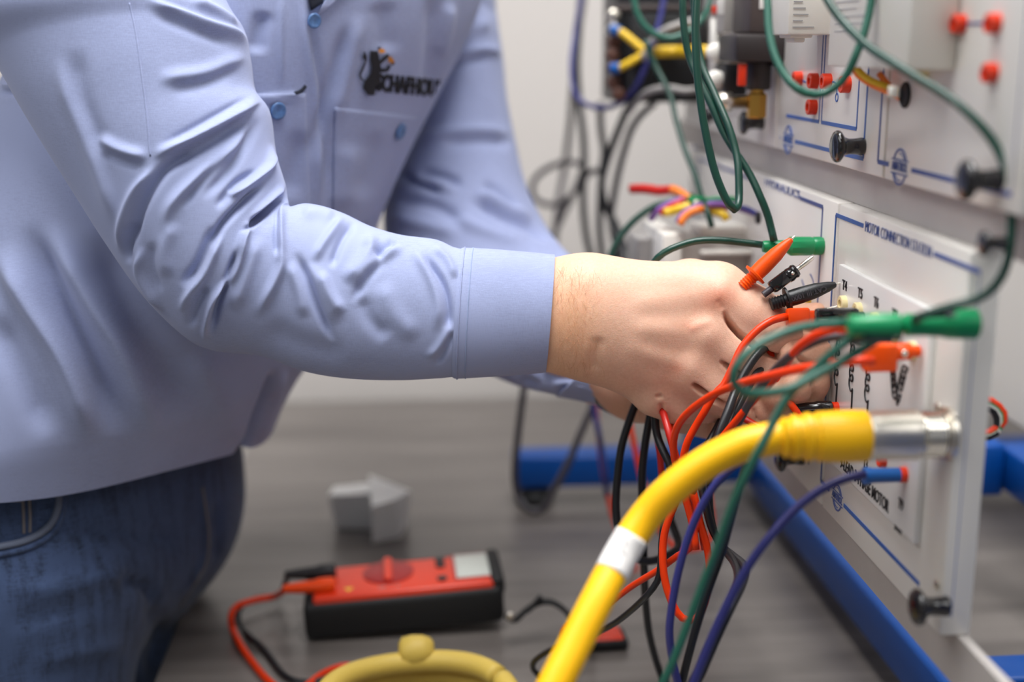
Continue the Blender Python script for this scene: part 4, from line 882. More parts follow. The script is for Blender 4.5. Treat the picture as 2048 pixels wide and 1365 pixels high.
def on_tube(L, r, h=.0, n=40, ns=8):
    c = spline(np.array(L, float), n); return tube(np.array([hit(*p)[0]-ray(*p)/np.linalg.norm(ray(*p))*h for p in c]), r, n, ns)
# embroidered name and lion
T = text_geo('SCHAFHOUSER', 1.0, .05, res=2, bold=.028); T[0][:, 0] /= T[0][:, 0].max(); T[0][:, 1] /= .70
obj('lettering', *on_shirt(T, (750, 179.5), (158, 17), (3, -33)), M['logo'], shirt, smooth=False)
def art(polys, m, name):
    G_ = []
    for pl in polys:
        bm = bmesh.new(); vs_ = [bm.verts.new((690+x/9.75, 80+y/9.75, 0)) for x, y in pl]; bm.faces.new(vs_)
        bmesh.ops.triangulate(bm, faces=bm.faces[:]); bm.verts.index_update()
        fr = [[v.index for v in f.verts] for f in bm.faces]; W = [(v.co.x, v.co.y, 1.0) for v in bm.verts]; bm.free(); G_.append((np.array(W), fr))
    W, Fc = merge(*G_); obj(name, *on_shirt((W, Fc), (0, 0), (1, 0), (0, 1), .0024), m, shirt, smooth=False)
art([[(455, 200), (590, 215), (620, 300), (640, 430), (665, 520), (640, 640), (560, 710), (585, 800), (620, 880), (560, 880), (500, 790), (430, 830), (415, 900), (470, 975), (550, 1000), (535, 1065), (400, 1055), (310, 920), (345, 790), (470, 640), (485, 520), (448, 380)],
     [(330, 200), (385, 300), (385, 390), (350, 400), (300, 330)], [(355, 390), (300, 520), (235, 640), (250, 740), (340, 810), (330, 770), (285, 720), (275, 650), (330, 540), (385, 400)],
     [(620, 400), (790, 260), (830, 300), (700, 420), (640, 480)], [(630, 540), (760, 540), (800, 470), (860, 500), (800, 600), (640, 620)], [(590, 140), (660, 130), (650, 180), (600, 190)], [(880, 420), (940, 420), (900, 480), (850, 470)]], M['logo'], 'lion_emblem')
art([[(610, 190), (690, 165), (760, 230), (690, 260), (620, 235)], [(800, 320), (860, 310), (925, 400), (900, 455), (810, 410)]], M['logo_gold'], 'emblem_flames')
def shirt_button(px, py, r, up=.0022):
    p, nn = hit(px, py); nn = nn if nn@F < 0 else -nn
    obj('button', *lathe(p+nn*up, nn, [(0, r), (.001, r), (.0018, r*.92), (.0016, r*.7), (.0012, r*.55), (.0012, r*.2), (.0010, r*.12)], 22), M['button'], shirt)
shirt_button(553, 221, .0072); shirt_button(797, 262, .0080); shirt_button(620, 40, .0062, .006)
obj('pocket', *patch([(500, 187), (612, 186), (622, 440), (500, 440)], 14, 26, .0010), M['shirt'], shirt)
obj('pocket_mouth_shade', *on_tube([(590, 187), (602, 182), (611, 172)], .0016), M['shirt_dark'], shirt)  # dark strip standing in for the shade inside the pocket opening
obj('pocket', *patch([(668, 214), (846, 234), (800, 450), (664, 450)], 22, 26, .0007), M['shirt'], shirt)
obj('undershirt', *patch([(606, -60), (664, -60), (646, 6), (622, 22)], 6, 8, .0026), M['shirt_dark'], shirt)
obj('collar', *merge(patch([(634, 30), (648, 24), (735, -60), (690, -70)], 10, 5, .006)), M['shirt'], shirt)

# ---------------------------------------------------------------- near sleeve
ST = [((440, -330), (150, -330), 1.12, 0.07), ((420, -150), (-60, -160), 1.05, 0.086), ((452, -5), (-68, 30), 1.0, 0.086), ((487, 58), (0, 132), 1.0, 0.084), ((499, 118), (55, 228), 1.0, 0.083), ((508, 176), (108, 315), 1.0, 0.081), ((537, 220), (160, 398), 1.0, 0.079), ((549, 300), (215, 485), 1.0, 0.075), ((567, 362), (290, 592), 1.0, 0.07), ((578, 412), (372, 674), 1.0, 0.064), ((618, 408), (430, 702), 1.0, 0.057), ((680, 424), (520, 712), 0.998, 0.051), ((740, 452), (612, 744), 0.996, 0.047), ((802, 470), (700, 758), 0.994, 0.043), ((870, 479), (800, 761), 0.992, 0.039), ((906, 494), (880, 757), 0.99, 0.036), ((927, 499), (910, 754), 0.99, 0.0345)]
NU, NV = 470, 340
G = sleeve_loft(ST, NU, NV); N = orient(G, grid_normals(G)); V = G.reshape(-1, 3); N = N.reshape(-1, 3)
AS = [ # points, width on the upper/left side, width on the lower/right side, height
    ([(285, -5), (395, 40), (479, 70), (497, 100)], 7, 13, .0055), ([(300, 22), (395, 62), (470, 92)], 12, 12, -.003), ([(380, -5), (440, 25), (480, 55)], 8, 10, .004),
    ([(499, 106), (410, 147), (308, 160)], 12, 16, .004), ([(480, 128), (410, 165), (330, 182)], 14, 14, -.0025),
    ([(528, 198), (480, 226), (393, 274), (301, 318)], 5, 14, .0085), ([(512, 232), (460, 262), (395, 300), (330, 335)], 12, 16, -.0065), ([(510, 190), (440, 228), (380, 262), (310, 300)], 12, 8, -.003),
    ([(301, 318), (240, 300), (190, 272)], 9, 12, .0045), ([(290, 335), (245, 322), (200, 305)], 10, 10, -.0025),
    ([(115, 105), (137, 190), (171, 273), (205, 360), (240, 470)], 13, 16, .0045), ([(150, 90), (165, 200), (215, 320)], 18, 22, -.0028),
    ([(500, 240), (460, 300), (400, 352), (345, 410), (325, 470)], 9, 12, .0055), ([(392, 298), (328, 342), (284, 410), (262, 480), (250, 520)], 10, 11, -.008), ([(315, 330), (268, 385), (245, 450), (243, 510)], 8, 9, .005),
    ([(520, 230), (490, 290), (450, 350), (400, 400)], 10, 10, -.0035), ([(455, 300), (410, 350), (360, 420)], 9, 9, -.003),
    ([(545, 285), (541, 330), (510, 360), (468, 388), (452, 372)], 5, 9, .006), ([(535, 362), (482, 410), (440, 455), (418, 500)], 7, 7, -.0095), ([(520, 340), (470, 370), (430, 420)], 8, 8, -.004),
    ([(575, 360), (556, 386), (500, 450), (470, 520)], 6, 8, .0065), ([(566, 388), (530, 424), (492, 452)], 6.5, 7, -.011), ([(548, 408), (515, 440), (480, 470)], 5, 6, -.008),
    ([(580, 372), (574, 400), (560, 440), (563, 500), (560, 545), (510, 640)], 8, 11, .006), ([(556, 412), (553, 470), (556, 520)], 6, 6, -.005),
    ([(501, 450), (466, 545), (426, 598), (413, 645), (409, 690)], 8, 6, .0085), ([(482, 490), (450, 576), (432, 622), (420, 672)], 7, 7, -.010), ([(520, 470), (490, 560), (465, 625)], 14, 14, .004),
    ([(445, 465), (413, 545), (383, 585), (357, 630)], 7, 9, .006), ([(430, 450), (396, 530), (360, 575)], 9, 9, -.006), ([(415, 570), (390, 620), (378, 660)], 8, 8, -.0045),
    ([(284, 490), (280, 545), (310, 600), (330, 625)], 7, 8, .005), ([(262, 445), (252, 490), (258, 530)], 7, 7, -.005), ([(305, 480), (303, 540), (325, 590)], 10, 10, -.003),
    ([(350, 440), (330, 500), (335, 560)], 14, 14, .003),
    ([(589, 500), (612, 550), (632, 605), (668, 690)], 8, 8, -.0055), ([(575, 520), (598, 580), (610, 640)], 12, 12, .003), ([(620, 520), (650, 590), (680, 650)], 18, 16, .003),
    ([(690, 430), (668, 460), (640, 500), (628, 530)], 9, 9, .004), ([(712, 440), (684, 480), (660, 540)], 8, 8, -.004), ([(600, 430), (640, 425), (670, 440)], 14, 12, .003),
    ([(735, 460), (740, 500), (712, 540), (685, 566)], 13, 14, .005), ([(760, 470), (760, 520), (730, 560), (700, 610)], 9, 9, -.0035), ([(640, 540), (662, 590), (690, 630)], 10, 12, .004),
    ([(812, 492), (771, 513), (730, 545), (712, 580)], 9, 12, .0045), ([(795, 478), (770, 496), (745, 515)], 8, 8, -.004),
    ([(842, 500), (884, 564), (898, 620), (896, 680)], 7, 7, -.0055), ([(820, 490), (858, 552), (876, 610), (872, 670)], 10, 10, .003), ([(862, 492), (895, 520), (912, 560)], 8, 8, .003),
    ([(720, 590), (740, 640), (780, 680)], 16, 16, -.003), ([(760, 560), (790, 630), (840, 680)], 20, 20, .0025), ([(905, 640), (880, 690), (850, 720)], 8, 8, .0025), ([(908, 660), (892, 700), (870, 735)], 6, 6, -.0025),
    ([(520, 650), (600, 690), (700, 715)], 26, 24, -.003)]
V = sculpt(V, N, AS)
Fc = fix_winding(V, grid_faces(NU, NV), N)
sl = obj('sleeve', V, Fc, M['shirt'], shirt)
def cuff(st, thick, name='cuff'):
    G_ = sleeve_loft(st, 46, 120); N_ = orient(G_, grid_normals(G_)); O = G_+N_*thick; O[0] = G_[0]+N_[0]*thick*.2
    inner = O[::-1]*1.0-N_[::-1]*.0028
    G2 = np.concatenate([O, inner[:30]]); V_ = G2.reshape(-1, 3)
    return obj(name, V_, fix_winding(O.reshape(-1, 3), grid_faces(len(G2), 120), N_.reshape(-1, 3)), M['shirt'], shirt, sharp=60), O
CS = [((922, 498), (905, 755), .99, .0346), ((930, 498), (914, 756), .99, .0348), ((970, 499.5), (954, 754), .99, .035), ((1040, 505), (1020, 750), .99, .036), ((1109, 511.5), (1091, 744), .99, .0365)]
cf, O = cuff(CS, .0008)
ring = [O[6, k]+(O[6, k]-O[6].mean(0))*.004 for k in range(0, 120, 2)]; ring.append(ring[0]); obj('seam', *tube(np.array(ring), .0004, 120, 5), M['thread'], shirt)
ring = [O[2, k]+(O[2, k]-O[2].mean(0))*.004 for k in range(0, 120, 2)]; ring.append(ring[0]); obj('seam', *tube(np.array(ring), .0007, 120, 5), M['shirt'], shirt)
# pressed sleeve crease
SB = BVHTree.FromPolygons([tuple(v) for v in V], Fc)
def on_sleeve(L, r, n=60):
    pts = []
    for p in spline(np.array(L, float), n):
        rr = ray(*p); h = SB.ray_cast(Vector(EYE), Vector(rr/np.linalg.norm(rr)))
        if h[0] is not None: pts.append(np.array(h[0])+F*r*.45)
    return tube(np.array(pts), r, len(pts), 6)
obj('crease', *on_sleeve([(258, 5), (270, 60), (283, 150), (293, 230), (300, 312)], .0009), M['shirt'], shirt)

# ---------------------------------------------------------------- far sleeve
FS = [((960, -240), (850, -160), 1.44, 0.075), ((985, -60), (850, 0), 1.42, 0.075), ((997, 50), (858, 120), 1.405, 0.074), ((1007, 120), (840, 200), 1.395, 0.074), ((1015, 200), (815, 290), 1.38, 0.074), ((1031, 282), (775, 385), 1.36, 0.074), ((1052, 370), (770, 470), 1.335, 0.073), ((1088, 445), (800, 585), 1.305, 0.069), ((1122, 492), (880, 690), 1.27, 0.063), ((1160, 530), (960, 740), 1.235, 0.058), ((1205, 580), (1040, 774), 1.195, 0.052), ((1240, 640), (1110, 790), 1.155, 0.046), ((1262, 690), (1160, 803), 1.132, 0.042), ((1272, 712), (1188, 808), 1.125, 0.04)]
NU2, NV2 = 220, 160
G = sleeve_loft(FS, NU2, NV2); N = orient(G, grid_normals(G)); V = G.reshape(-1, 3); N = N.reshape(-1, 3)
BS = [([(895, 120), (930, 108), (970, 100), (1008, 108)], 7, 8, .007), ([(890, 140), (930, 122), (985, 116)], 7, 7, -.005), ([(905, 80), (940, 60), (985, 45)], 14, 14, .005), ([(1010, 30), (980, 15), (950, -5)], 14, 14, -.003),
      ([(1031, 272), (960, 262), (880, 270), (830, 285)], 8, 12, .0055), ([(1030, 290), (960, 282), (880, 288)], 10, 10, -.005),
      ([(795, 345), (830, 362), (890, 382)], 8, 8, -.010), ([(830, 345), (880, 350), (930, 372)], 7, 8, -.007), ([(800, 350), (860, 366), (920, 385)], 6, 6, .006), ([(780, 400), (860, 410), (930, 445)], 12, 12, -.006), ([(775, 430), (850, 450), (930, 470)], 14, 14, .005),
      ([(960, 365), (1000, 385), (1040, 420)], 8, 8, -.006), ([(930, 395), (1000, 430), (1060, 455), (1110, 490)], 9, 9, -.009), ([(950, 380), (1010, 410), (1070, 445)], 9, 9, .006), ([(900, 430), (980, 465), (1060, 490)], 12, 12, .005),
      ([(1120, 775), (1150, 780), (1190, 800)], 6, 6, -.006), ([(1100, 770), (1140, 768), (1180, 778)], 8, 8, .004), ([(1040, 755), (1080, 775)], 8, 8, -.004)]
V = sculpt(V, N, BS)
obj('sleeve', V, fix_winding(V, grid_faces(NU2, NV2), N), M['shirt'], shirt)
cuff([((1250, 640), (1112, 790), 1.145, .046), ((1275, 670), (1155, 798), 1.135, .043), ((1296, 700), (1201, 806), 1.125, .041)], .0015)
w0, w1 = P(1245, 758, 1.115), P(1285, 778, 1.10); wd = (w1-w0)/np.linalg.norm(w1-w0)
ws = obj('wristwatch', *lathe(w0, wd, [(-.006, .0310), (-.004, .0325), (.011, .0320), (.013, .030)], 40), M['black_gloss'], person)
px_ = P(1243, 795, 1.082); obj('watch_case', *lathe(px_+F*.006, -F+np.array([0, 0, -.5]), [(0, .011), (.004, .012), (.007, .011), (.0072, .009)], 26), M['black_gloss'], ws, sharp=40)

# ---------------------------------------------------------------- signed-distance modelling for skin and denim
def smin(a, b, k):
    h = np.clip(.5+.5*(b-a)/k, 0, 1); return b*(1-h)+a*h-k*h*(1-h)
def cone(Q, a, b, ra, rb):
    a, b = np.asarray(a, float), np.asarray(b, float); d = b-a; L2 = d@d
    t = np.clip(((Q-a)@d)/L2, 0, 1); e = Q-a-t[..., None]*d
    return np.sqrt((e*e).sum(-1))-(ra+(rb-ra)*t)
def surface_nets(f, o_, h):
    s = f < 0; nx, ny, nz = f.shape
    c = np.zeros((nx-1, ny-1, nz-1), int)
    for dx in (0, 1):
        for dy in (0, 1):
            for dz in (0, 1): c += s[dx:nx-1+dx, dy:ny-1+dy, dz:nz-1+dz]
    act = (c > 0) & (c < 8); idx = -np.ones(act.shape, int); ijk = np.argwhere(act); idx[act] = np.arange(len(ijk))
    acc = np.zeros((len(ijk), 3)); cnt = np.zeros(len(ijk))
    cor = [(a, b, c_) for a in (0, 1) for b in (0, 1) for c_ in (0, 1)]
    for p in cor:
        for ax in range(3):
            if p[ax] == 1: continue
            q_ = list(p); q_[ax] = 1
            f0 = f[ijk[:, 0]+p[0], ijk[:, 1]+p[1], ijk[:, 2]+p[2]]; f1 = f[ijk[:, 0]+q_[0], ijk[:, 1]+q_[1], ijk[:, 2]+q_[2]]
            m = (f0 < 0) != (f1 < 0); t = np.where(m, f0/(f0-f1+1e-20), 0)
            v = np.array(p, float)[None].repeat(len(ijk), 0); v[:, ax] += t
            acc[m] += v[m]; cnt[m] += 1
    V_ = o_+h*(ijk+acc/cnt[:, None]); Fc_ = []
    for ax in range(3):
        u, v = [(1, 2), (2, 0), (0, 1)][ax]
        sl0 = [slice(None)]*3; sl1 = [slice(None)]*3; sl0[ax] = slice(0, -1); sl1[ax] = slice(1, None)
        cr = np.argwhere(s[tuple(sl0)] != s[tuple(sl1)])
        cr = cr[(cr[:, u] > 0) & (cr[:, v] > 0) & (cr[:, u] < f.shape[u]-1) & (cr[:, v] < f.shape[v]-1)]
        du = np.zeros(3, int); du[u] = 1; dv = np.zeros(3, int); dv[v] = 1
        A_ = idx[tuple((cr-du-dv).T)]; B_ = idx[tuple((cr-dv).T)]; C_ = idx[tuple(cr.T)]; D_ = idx[tuple((cr-du).T)]
        ins = s[tuple(cr.T)]; quad = np.stack([A_, B_, C_, D_], 1); quad[~ins] = quad[~ins][:, ::-1]; Fc_.append(quad)
    Fc_ = np.concatenate(Fc_); Fc_ = Fc_[(Fc_ >= 0).all(1)]
    c0_ = V_.mean(0); A_ = V_[Fc_]-c0_
    if (A_[:, 0]*np.cross(A_[:, 1], A_[:, 2])).sum()+(A_[:, 0]*np.cross(A_[:, 2], A_[:, 3])).sum() < 0: Fc_ = Fc_[:, ::-1].copy()
    return V_, Fc_
def cgrid(lo, hi, h):
    ax = [np.arange(l, u_+h, h) for l, u_ in zip(lo, hi)]; return np.stack(np.meshgrid(*ax, indexing='ij'), -1), np.array(lo, float), h
def vnormals(V_, Fc_):
    Nn = np.zeros_like(V_); fn = np.cross(V_[Fc_[:, 2]]-V_[Fc_[:, 0]], V_[Fc_[:, 3]]-V_[Fc_[:, 1]])
    for k in range(4): np.add.at(Nn, Fc_[:, k], fn)
    return Nn/(np.linalg.norm(Nn, axis=1)[:, None]+1e-12)
def relax(V_, Fc_, it=2, lam=.5):
    for _ in range(it):
        S_ = np.zeros_like(V_); c_ = np.zeros(len(V_))
        for k in range(4):
            for j in (1, 3):
                np.add.at(S_, Fc_[:, k], V_[Fc_[:, (k+j) % 4]]); np.add.at(c_, Fc_[:, k], 1)
        V_ = V_*(1-lam)+lam*S_/c_[:, None]
    return V_
def cc(px, py, d): return np.array([(px-1024)/FPX*d, -(py-682.5)/FPX*d, d])     # room point in axes turned like the arm
def from_c(V_): return EYE+V_[:, :1]*R+V_[:, 1:2]*U+V_[:, 2:]*F
FL = np.array([1, 1, 1.35])
def cf_(Q, a, b, ra, rb): return cone(Q*FL, a*FL, b*FL, ra, rb)/1.12
# --- near (right) hand, back towards the camera
h_ = .0010
Q, o_, h_ = cgrid(cc(1000, 860, .93)-np.array([0, .0, 0]), cc(1625, 480, .93)*np.array([1.0, 1.0, 0])+np.array([.012, .01, 1.085]), h_)
wr = cf_(Q, cc(1050, 629, .993), cc(1165, 633, .987), .0418, .0412)
wr = smin(wr, cf_(Q, cc(1165, 633, .987), cc(1260, 660, .985), .041, .040), .02)
pm_ = cf_(Q, cc(1190, 610, .985), cc(1428, 595, .984), .034, .0275)
pm_ = smin(pm_, cf_(Q, cc(1190, 640, .985), cc(1412, 668, .980), .034, .0265), .012)
pm_ = smin(pm_, cf_(Q, cc(1200, 665, .986), cc(1375, 732, .984), .032, .0260), .012)
pm_ = smin(pm_, cf_(Q, cc(1215, 685, .990), cc(1312, 778, .992), .026, .0195), .012)
pm_ = smin(pm_, cf_(Q, cc(1310, 600, 1.01), cc(1380, 570, 1.0), .020, .020), .012)
hand = smin(wr, pm_, .016)
def finger(chain, radii, k=.006):
    f = None
    for (a, b), (ra, rb) in zip(zip(chain, chain[1:]), zip(radii, radii[1:])):
        g = cone(Q, cc(*a), cc(*b), ra, rb); f = g if f is None else smin(f, g, k)
    return f
fi = finger([(1438, 598, .982), (1500, 632, .978), (1546, 668, .977), (1556, 712, 1.012), (1530, 722, 1.035)], [.0245, .0225, .0205, .0165, .013], .008)
fm = finger([(1425, 672, .980), (1478, 708, .976), (1524, 742, .978), (1532, 772, 1.015), (1500, 770, 1.035)], [.0225, .0200, .0180, .0150, .012], .008)
fr = finger([(1385, 738, .985), (1440, 776, .982), (1480, 803, .986), (1480, 822, 1.02), (1450, 815, 1.04)], [.0220, .0185, .0165, .014, .012], .008)
fl = finger([(1318, 784, .993), (1362, 812, .996), (1400, 832, 1.005), (1405, 840, 1.035), (1380, 825, 1.05)], [.0180, .0155, .0135, .012, .011], .008)
tmb = finger([(1240, 610, 1.01), (1370, 630, 1.045), (1470, 635, 1.04), (1555, 618, 1.02)], [.022, .018, .0145, .011], .008)
for f in (fi, fm, fr, fl): hand = smin(hand, f, .009)
# keep the clefts between neighbouring fingers open
def groove(f, pts, r, depth):
    c = spline(np.array([cc(*p) for p in pts]), 26); g = np.full(f.shape, 1.0)
    lo, hi = c.min(0)-.012, c.max(0)+.012; sl_ = tuple(slice(max(0, int((lo[k]-o_[k])/h_)), int((hi[k]-o_[k])/h_)+2) for k in range(3))
    q_ = Q[sl_]; gg = np.full(q_.shape[:3], 1.0)
    for i in range(len(c)-1): gg = np.minimum(gg, cone(q_, c[i], c[i+1], 0, 0))
    t = f[sl_]; f[sl_] = t+depth*np.exp(-(gg/r)**2); return f
hand = smin(hand, tmb, .006)
# tendons and knuckle swellings
def swell(f, p, r, a): g = np.sqrt(((Q-cc(*p))**2).sum(-1)); return f-a*np.exp(-(g/r)**2)
hand = swell(hand, (1440, 585, .953), .013, .0016); hand = swell(hand, (1418, 668, .951), .012, .0018); hand = swell(hand, (1372, 735, .955), .012, .0014); hand = swell(hand, (1312, 775, .965), .010, .0016)
hand = swell(hand, (1545, 665, .955), .012, .0015)
V1, F1 = surface_nets(hand, o_, h_); V1 = relax(V1, F1, 2); V1 = from_c(V1); F1 = F1[:, ::-1].copy()
HS = [([(1446, 618), (1456, 642), (1478, 668), (1504, 688), (1530, 704), (1556, 714), (1590, 716)], 3.6, 4.2, -.015), ([(1438, 720), (1448, 729), (1470, 745), (1510, 768), (1545, 780)], 3.4, 4, -.013), ([(1382, 766), (1396, 777), (1420, 795), (1460, 817)], 3.6, 4.2, -.014),
      ([(1446, 622), (1440, 608), (1434, 598)], 6, 6, -.0008), ([(1200, 670), (1192, 710), (1190, 750)], 12, 16, -.0016), ([(1168, 700), (1176, 640), (1170, 560)], 12, 12, -.0007),
      ([(1311, 791), (1318, 794), (1325, 791)], 3.5, 3.5, -.0018), ([(1322, 832), (1324, 818), (1321, 806)], 4, 4, -.003),
      ([(1250, 610), (1330, 596), (1420, 588)], 18, 18, .0007), ([(1250, 655), (1340, 662), (1405, 668)], 16, 16, .0007), ([(1245, 690), (1310, 715), (1365, 734)], 16, 16, .0006), ([(1260, 632), (1350, 630), (1425, 628)], 16, 16, -.0006), ([(1270, 680), (1340, 700), (1400, 710)], 16, 16, -.0006),
      ([(1520, 675), (1545, 668), (1566, 652)], 4, 4, -.0007), ([(1505, 690), (1540, 690), (1565, 672)], 6, 6, .0008), ([(1375, 664), (1400, 650), (1430, 642)], 10, 8, .0008)]
V1 = relax(sculpt(V1, vnormals(V1, F1), HS), F1, 1, .45)
# --- far (left) hand, palm towards the camera
h2 = .0015
Q, o_, h_ = cgrid(cc(1100, 960, .925), cc(1690, 590, .97)*np.array([1.03, 1.06, 0])+np.array([.0, .0, 1.2]), h2)
fw = cone(Q, cc(1110, 680, 1.16), cc(1268, 766, 1.10), .031, .0275)
pl = cone(Q, cc(1268, 766, 1.10), cc(1505, 742, 1.055), .0275, .022)
pl = smin(pl, cone(Q, cc(1275, 770, 1.097), cc(1535, 785, 1.05), .028, .021), .012)
pl = smin(pl, cone(Q, cc(1300, 782, 1.09), cc(1520, 830, 1.05), .024, .0205), .012)
pl = smin(pl, cone(Q, cc(1350, 808, 1.075), cc(1478, 838, 1.045), .022, .0215), .014)
pl = smin(pl, cone(Q, cc(1340, 800, 1.06), cc(1440, 730, 1.035), .022, .018), .012)
hb = smin(fw, pl, .016)
fs = [finger([(1508, 742, 1.052), (1600, 716, 1.010), (1618, 712, .980), (1585, 712, .962)], [.0205, .0180, .0165, .0125]),
      finger([(1540, 786, 1.048), (1600, 765, 1.008), (1614, 764, .980), (1590, 774, .962)], [.0200, .0180, .0160, .0128]),
      finger([(1525, 826, 1.048), (1585, 805, 1.008), (1598, 800, .982), (1550, 792, .968)], [.0195, .0170, .0155, .012]),
      finger([(1490, 842, 1.044), (1545, 838, 1.008), (1553, 832, .985), (1512, 826, .975)], [.0190, .0155, .0140, .011])]
for f in fs: hb = smin(hb, f, .004)
hb = smin(hb, finger([(1430, 735, 1.035), (1540, 672, 1.035), (1590, 645, 1.025), (1632, 634, 1.015)], [.0190, .0165, .0150, .0115]), .006)
for pts in ([(1418, 818, 1.022), (1420, 845, 1.022), (1416, 872, 1.026)], [(1440, 822, 1.022), (1450, 846, 1.022), (1462, 866, 1.026)], [(1505, 835, 1.018), (1512, 850, 1.018), (1514, 862, 1.02)], [(1600, 735, 1.0), (1620, 740, 1.0), (1650, 738, 1.01)], [(1565, 782, 1.0), (1600, 786, 1.0), (1630, 788, 1.01)]):
    hb = groove(hb, pts, .0030, .0026)
V2, F2 = surface_nets(hb, o_, h_); V2 = relax(V2, F2, 2); V2 = from_c(V2); F2 = F2[:, ::-1].copy()
V2 = sculpt(V2, vnormals(V2, F2), [([(1588, 702), (1598, 714), (1612, 728), (1645, 742)], 4, 6, -.006), ([(1624, 752), (1630, 778), (1626, 800), (1612, 814)], 5, 6, -.003), ([(1504, 812), (1510, 830), (1517, 850)], 4, 4, -.005), ([(1424, 808), (1419, 840), (1411, 872)], 4, 5, -.005), ([(1430, 820), (1438, 842), (1448, 858)], 4, 4, -.003), ([(1442, 826), (1456, 852), (1476, 874)], 4, 4, -.002), ([(1560, 700), (1548, 730), (1560, 752)], 5, 5, -.002)]); V2 = relax(V2, F2, 2, .45)
# --- rest of the body under the clothes, neck and head
def wp(x, y, z): return np.array([x, y, CAMZ+z])
Q, o_, h_ = cgrid((-.68, .78, .02), (.30, 1.62, 1.98), .0105)
el_n, el_f = P(440, 560, 1.0), P(930, 540, 1.30); sh_n, sh_f = P(180, -120, 1.04), P(905, -60, 1.45)
b = cone(Q, wp(-.33, 1.195, -.34), wp(-.19, 1.225, -.10), .120, .130); b = smin(b, cone(Q, wp(-.19, 1.225, -.10), wp(-.105, 1.25, .06), .125, .110), .05)
b = smin(b, cone(Q, wp(-.095, 1.25, .09), sh_n, .065, .055), .04); b = smin(b, cone(Q, wp(-.09, 1.255, .09), sh_f, .045, .036), .04)
b = smin(b, cone(Q, sh_n, el_n, .058, .042), .03); b = smin(b, cone(Q, el_n, P(1120, 630, .99), .034, .028), .02)
b = smin(b, cone(Q, sh_f, el_f, .036, .038), .03); b = smin(b, cone(Q, el_f, P(1200, 750, 1.13), .040, .030), .02)
b = smin(b, cone(Q, wp(-.065, 1.255, .14), wp(-.01, 1.235, .27), .062, .056), .04)
hd_c = wp(.03, 1.215, .375); fd = np.array([.80, -.35, -.48]); fd /= np.linalg.norm(fd); sd = np.cross(fd, ZP); sd /= np.linalg.norm(sd); ud = np.cross(sd, fd)
b = smin(b, cone(Q, hd_c+ud*.02-fd*.015, hd_c+ud*.02+fd*.02, .088, .084), .02); b = smin(b, cone(Q, hd_c, hd_c-ud*.085+fd*.045, .070, .045), .03)
b = smin(b, cone(Q, hd_c+fd*.095+ud*.01, hd_c+fd*.118-ud*.03, .010, .014), .012)
for sg_ in (1, -1):
    b = smin(b, cone(Q, hd_c+sd*sg_*.085+ud*.012, hd_c+sd*sg_*.088-ud*.03, .016, .011), .008)
    g = np.sqrt(((Q-(hd_c+fd*.100+sd*sg_*.032+ud*.012))**2).sum(-1))-.014; b = np.maximum(b, -smin(-b, g, .01)) if False else b
LEG = {1: [wp(-.375, 1.125, -.46), wp(-.42, 1.06, -.92), wp(-.45, 1.09, -1.36)], -1: [wp(-.318, 1.28, -.40), wp(-.43, 1.30, -.92), wp(-.46, 1.32, -1.36)]}
MID = {1: wp(-.385, 1.11, -.58), -1: wp(-.362, 1.285, -.57)}
for k, L in LEG.items():
    b = smin(b, smin(cone(Q, L[0], MID[k], .080, .076), cone(Q, MID[k], L[1], .076, .052), .02), .03); b = smin(b, cone(Q, L[1], L[2], .050, .038), .02)
V3, F3 = surface_nets(b, o_, h_); V3 = relax(V3, F3, 2)
VB = np.concatenate([V1, V2, V3]); FB = np.concatenate([F1, F2+len(V1), F3+len(V1)+len(V2)])
body = obj('body', VB, FB.tolist(), M['skin'], person)
# skin tone: natural blotches, a tanner forearm, flushed knuckles
px, _ = to_px(VB); base = np.array(lin((226, 184, 160))[:3]); tone = np.tile(base, (len(VB), 1))
def blot(c, r, rgb, a):
    global tone
    w_ = a*np.exp(-(((px-np.array(c))/np.array(r))**2).sum(1))[:, None]; tone = tone*(1-w_)+w_*np.array(lin(rgb)[:3])
blot((1130, 650), (70, 140), (226, 172, 130), .7)
for c, r, a in (((1440, 592), (34, 20), .5), ((1425, 610), (40, 20), .3), ((1385, 652), (30, 14), .35), ((1352, 738), (16, 12), .4), ((1330, 770), (30, 20), .15), ((1580, 640), (20, 24), .2), ((1500, 800), (60, 40), .2)): blot(c, r, (214, 122, 92), a)
tone[len(V1):len(V1)+len(V2)] *= np.array([.93, .86, .82])
ca = body.data.color_attributes.new('tone', 'FLOAT_COLOR', 'POINT'); ca.data.foreach_set('color', np.concatenate([tone, np.ones((len(VB), 1))], 1).astype(np.float32).ravel())
# short hair and eyes
Qh, oh, hh = cgrid(hd_c-.16, hd_c+.16, .008)
hr = cone(Qh, hd_c+ud*.028-fd*.02, hd_c+ud*.03+fd*.012, .094, .088); cut = (Qh-(hd_c+fd*.055+ud*.045))@(fd*.8-ud*.6); cut2 = -((Qh-(hd_c-ud*.03))@ud)
Vh, Fh = surface_nets(np.maximum(np.maximum(hr, cut), cut2), oh, hh); obj('hair', relax(Vh, Fh, 1), Fh.tolist(), M['hair'], person)
for sg_ in (1, -1): obj('eye', *lathe(hd_c+fd*.083+sd*sg_*.032+ud*.012, fd, [(0, .011), (.006, .0105), (.010, .007), (.0115, .003)], 18), M['white_plastic'], person)
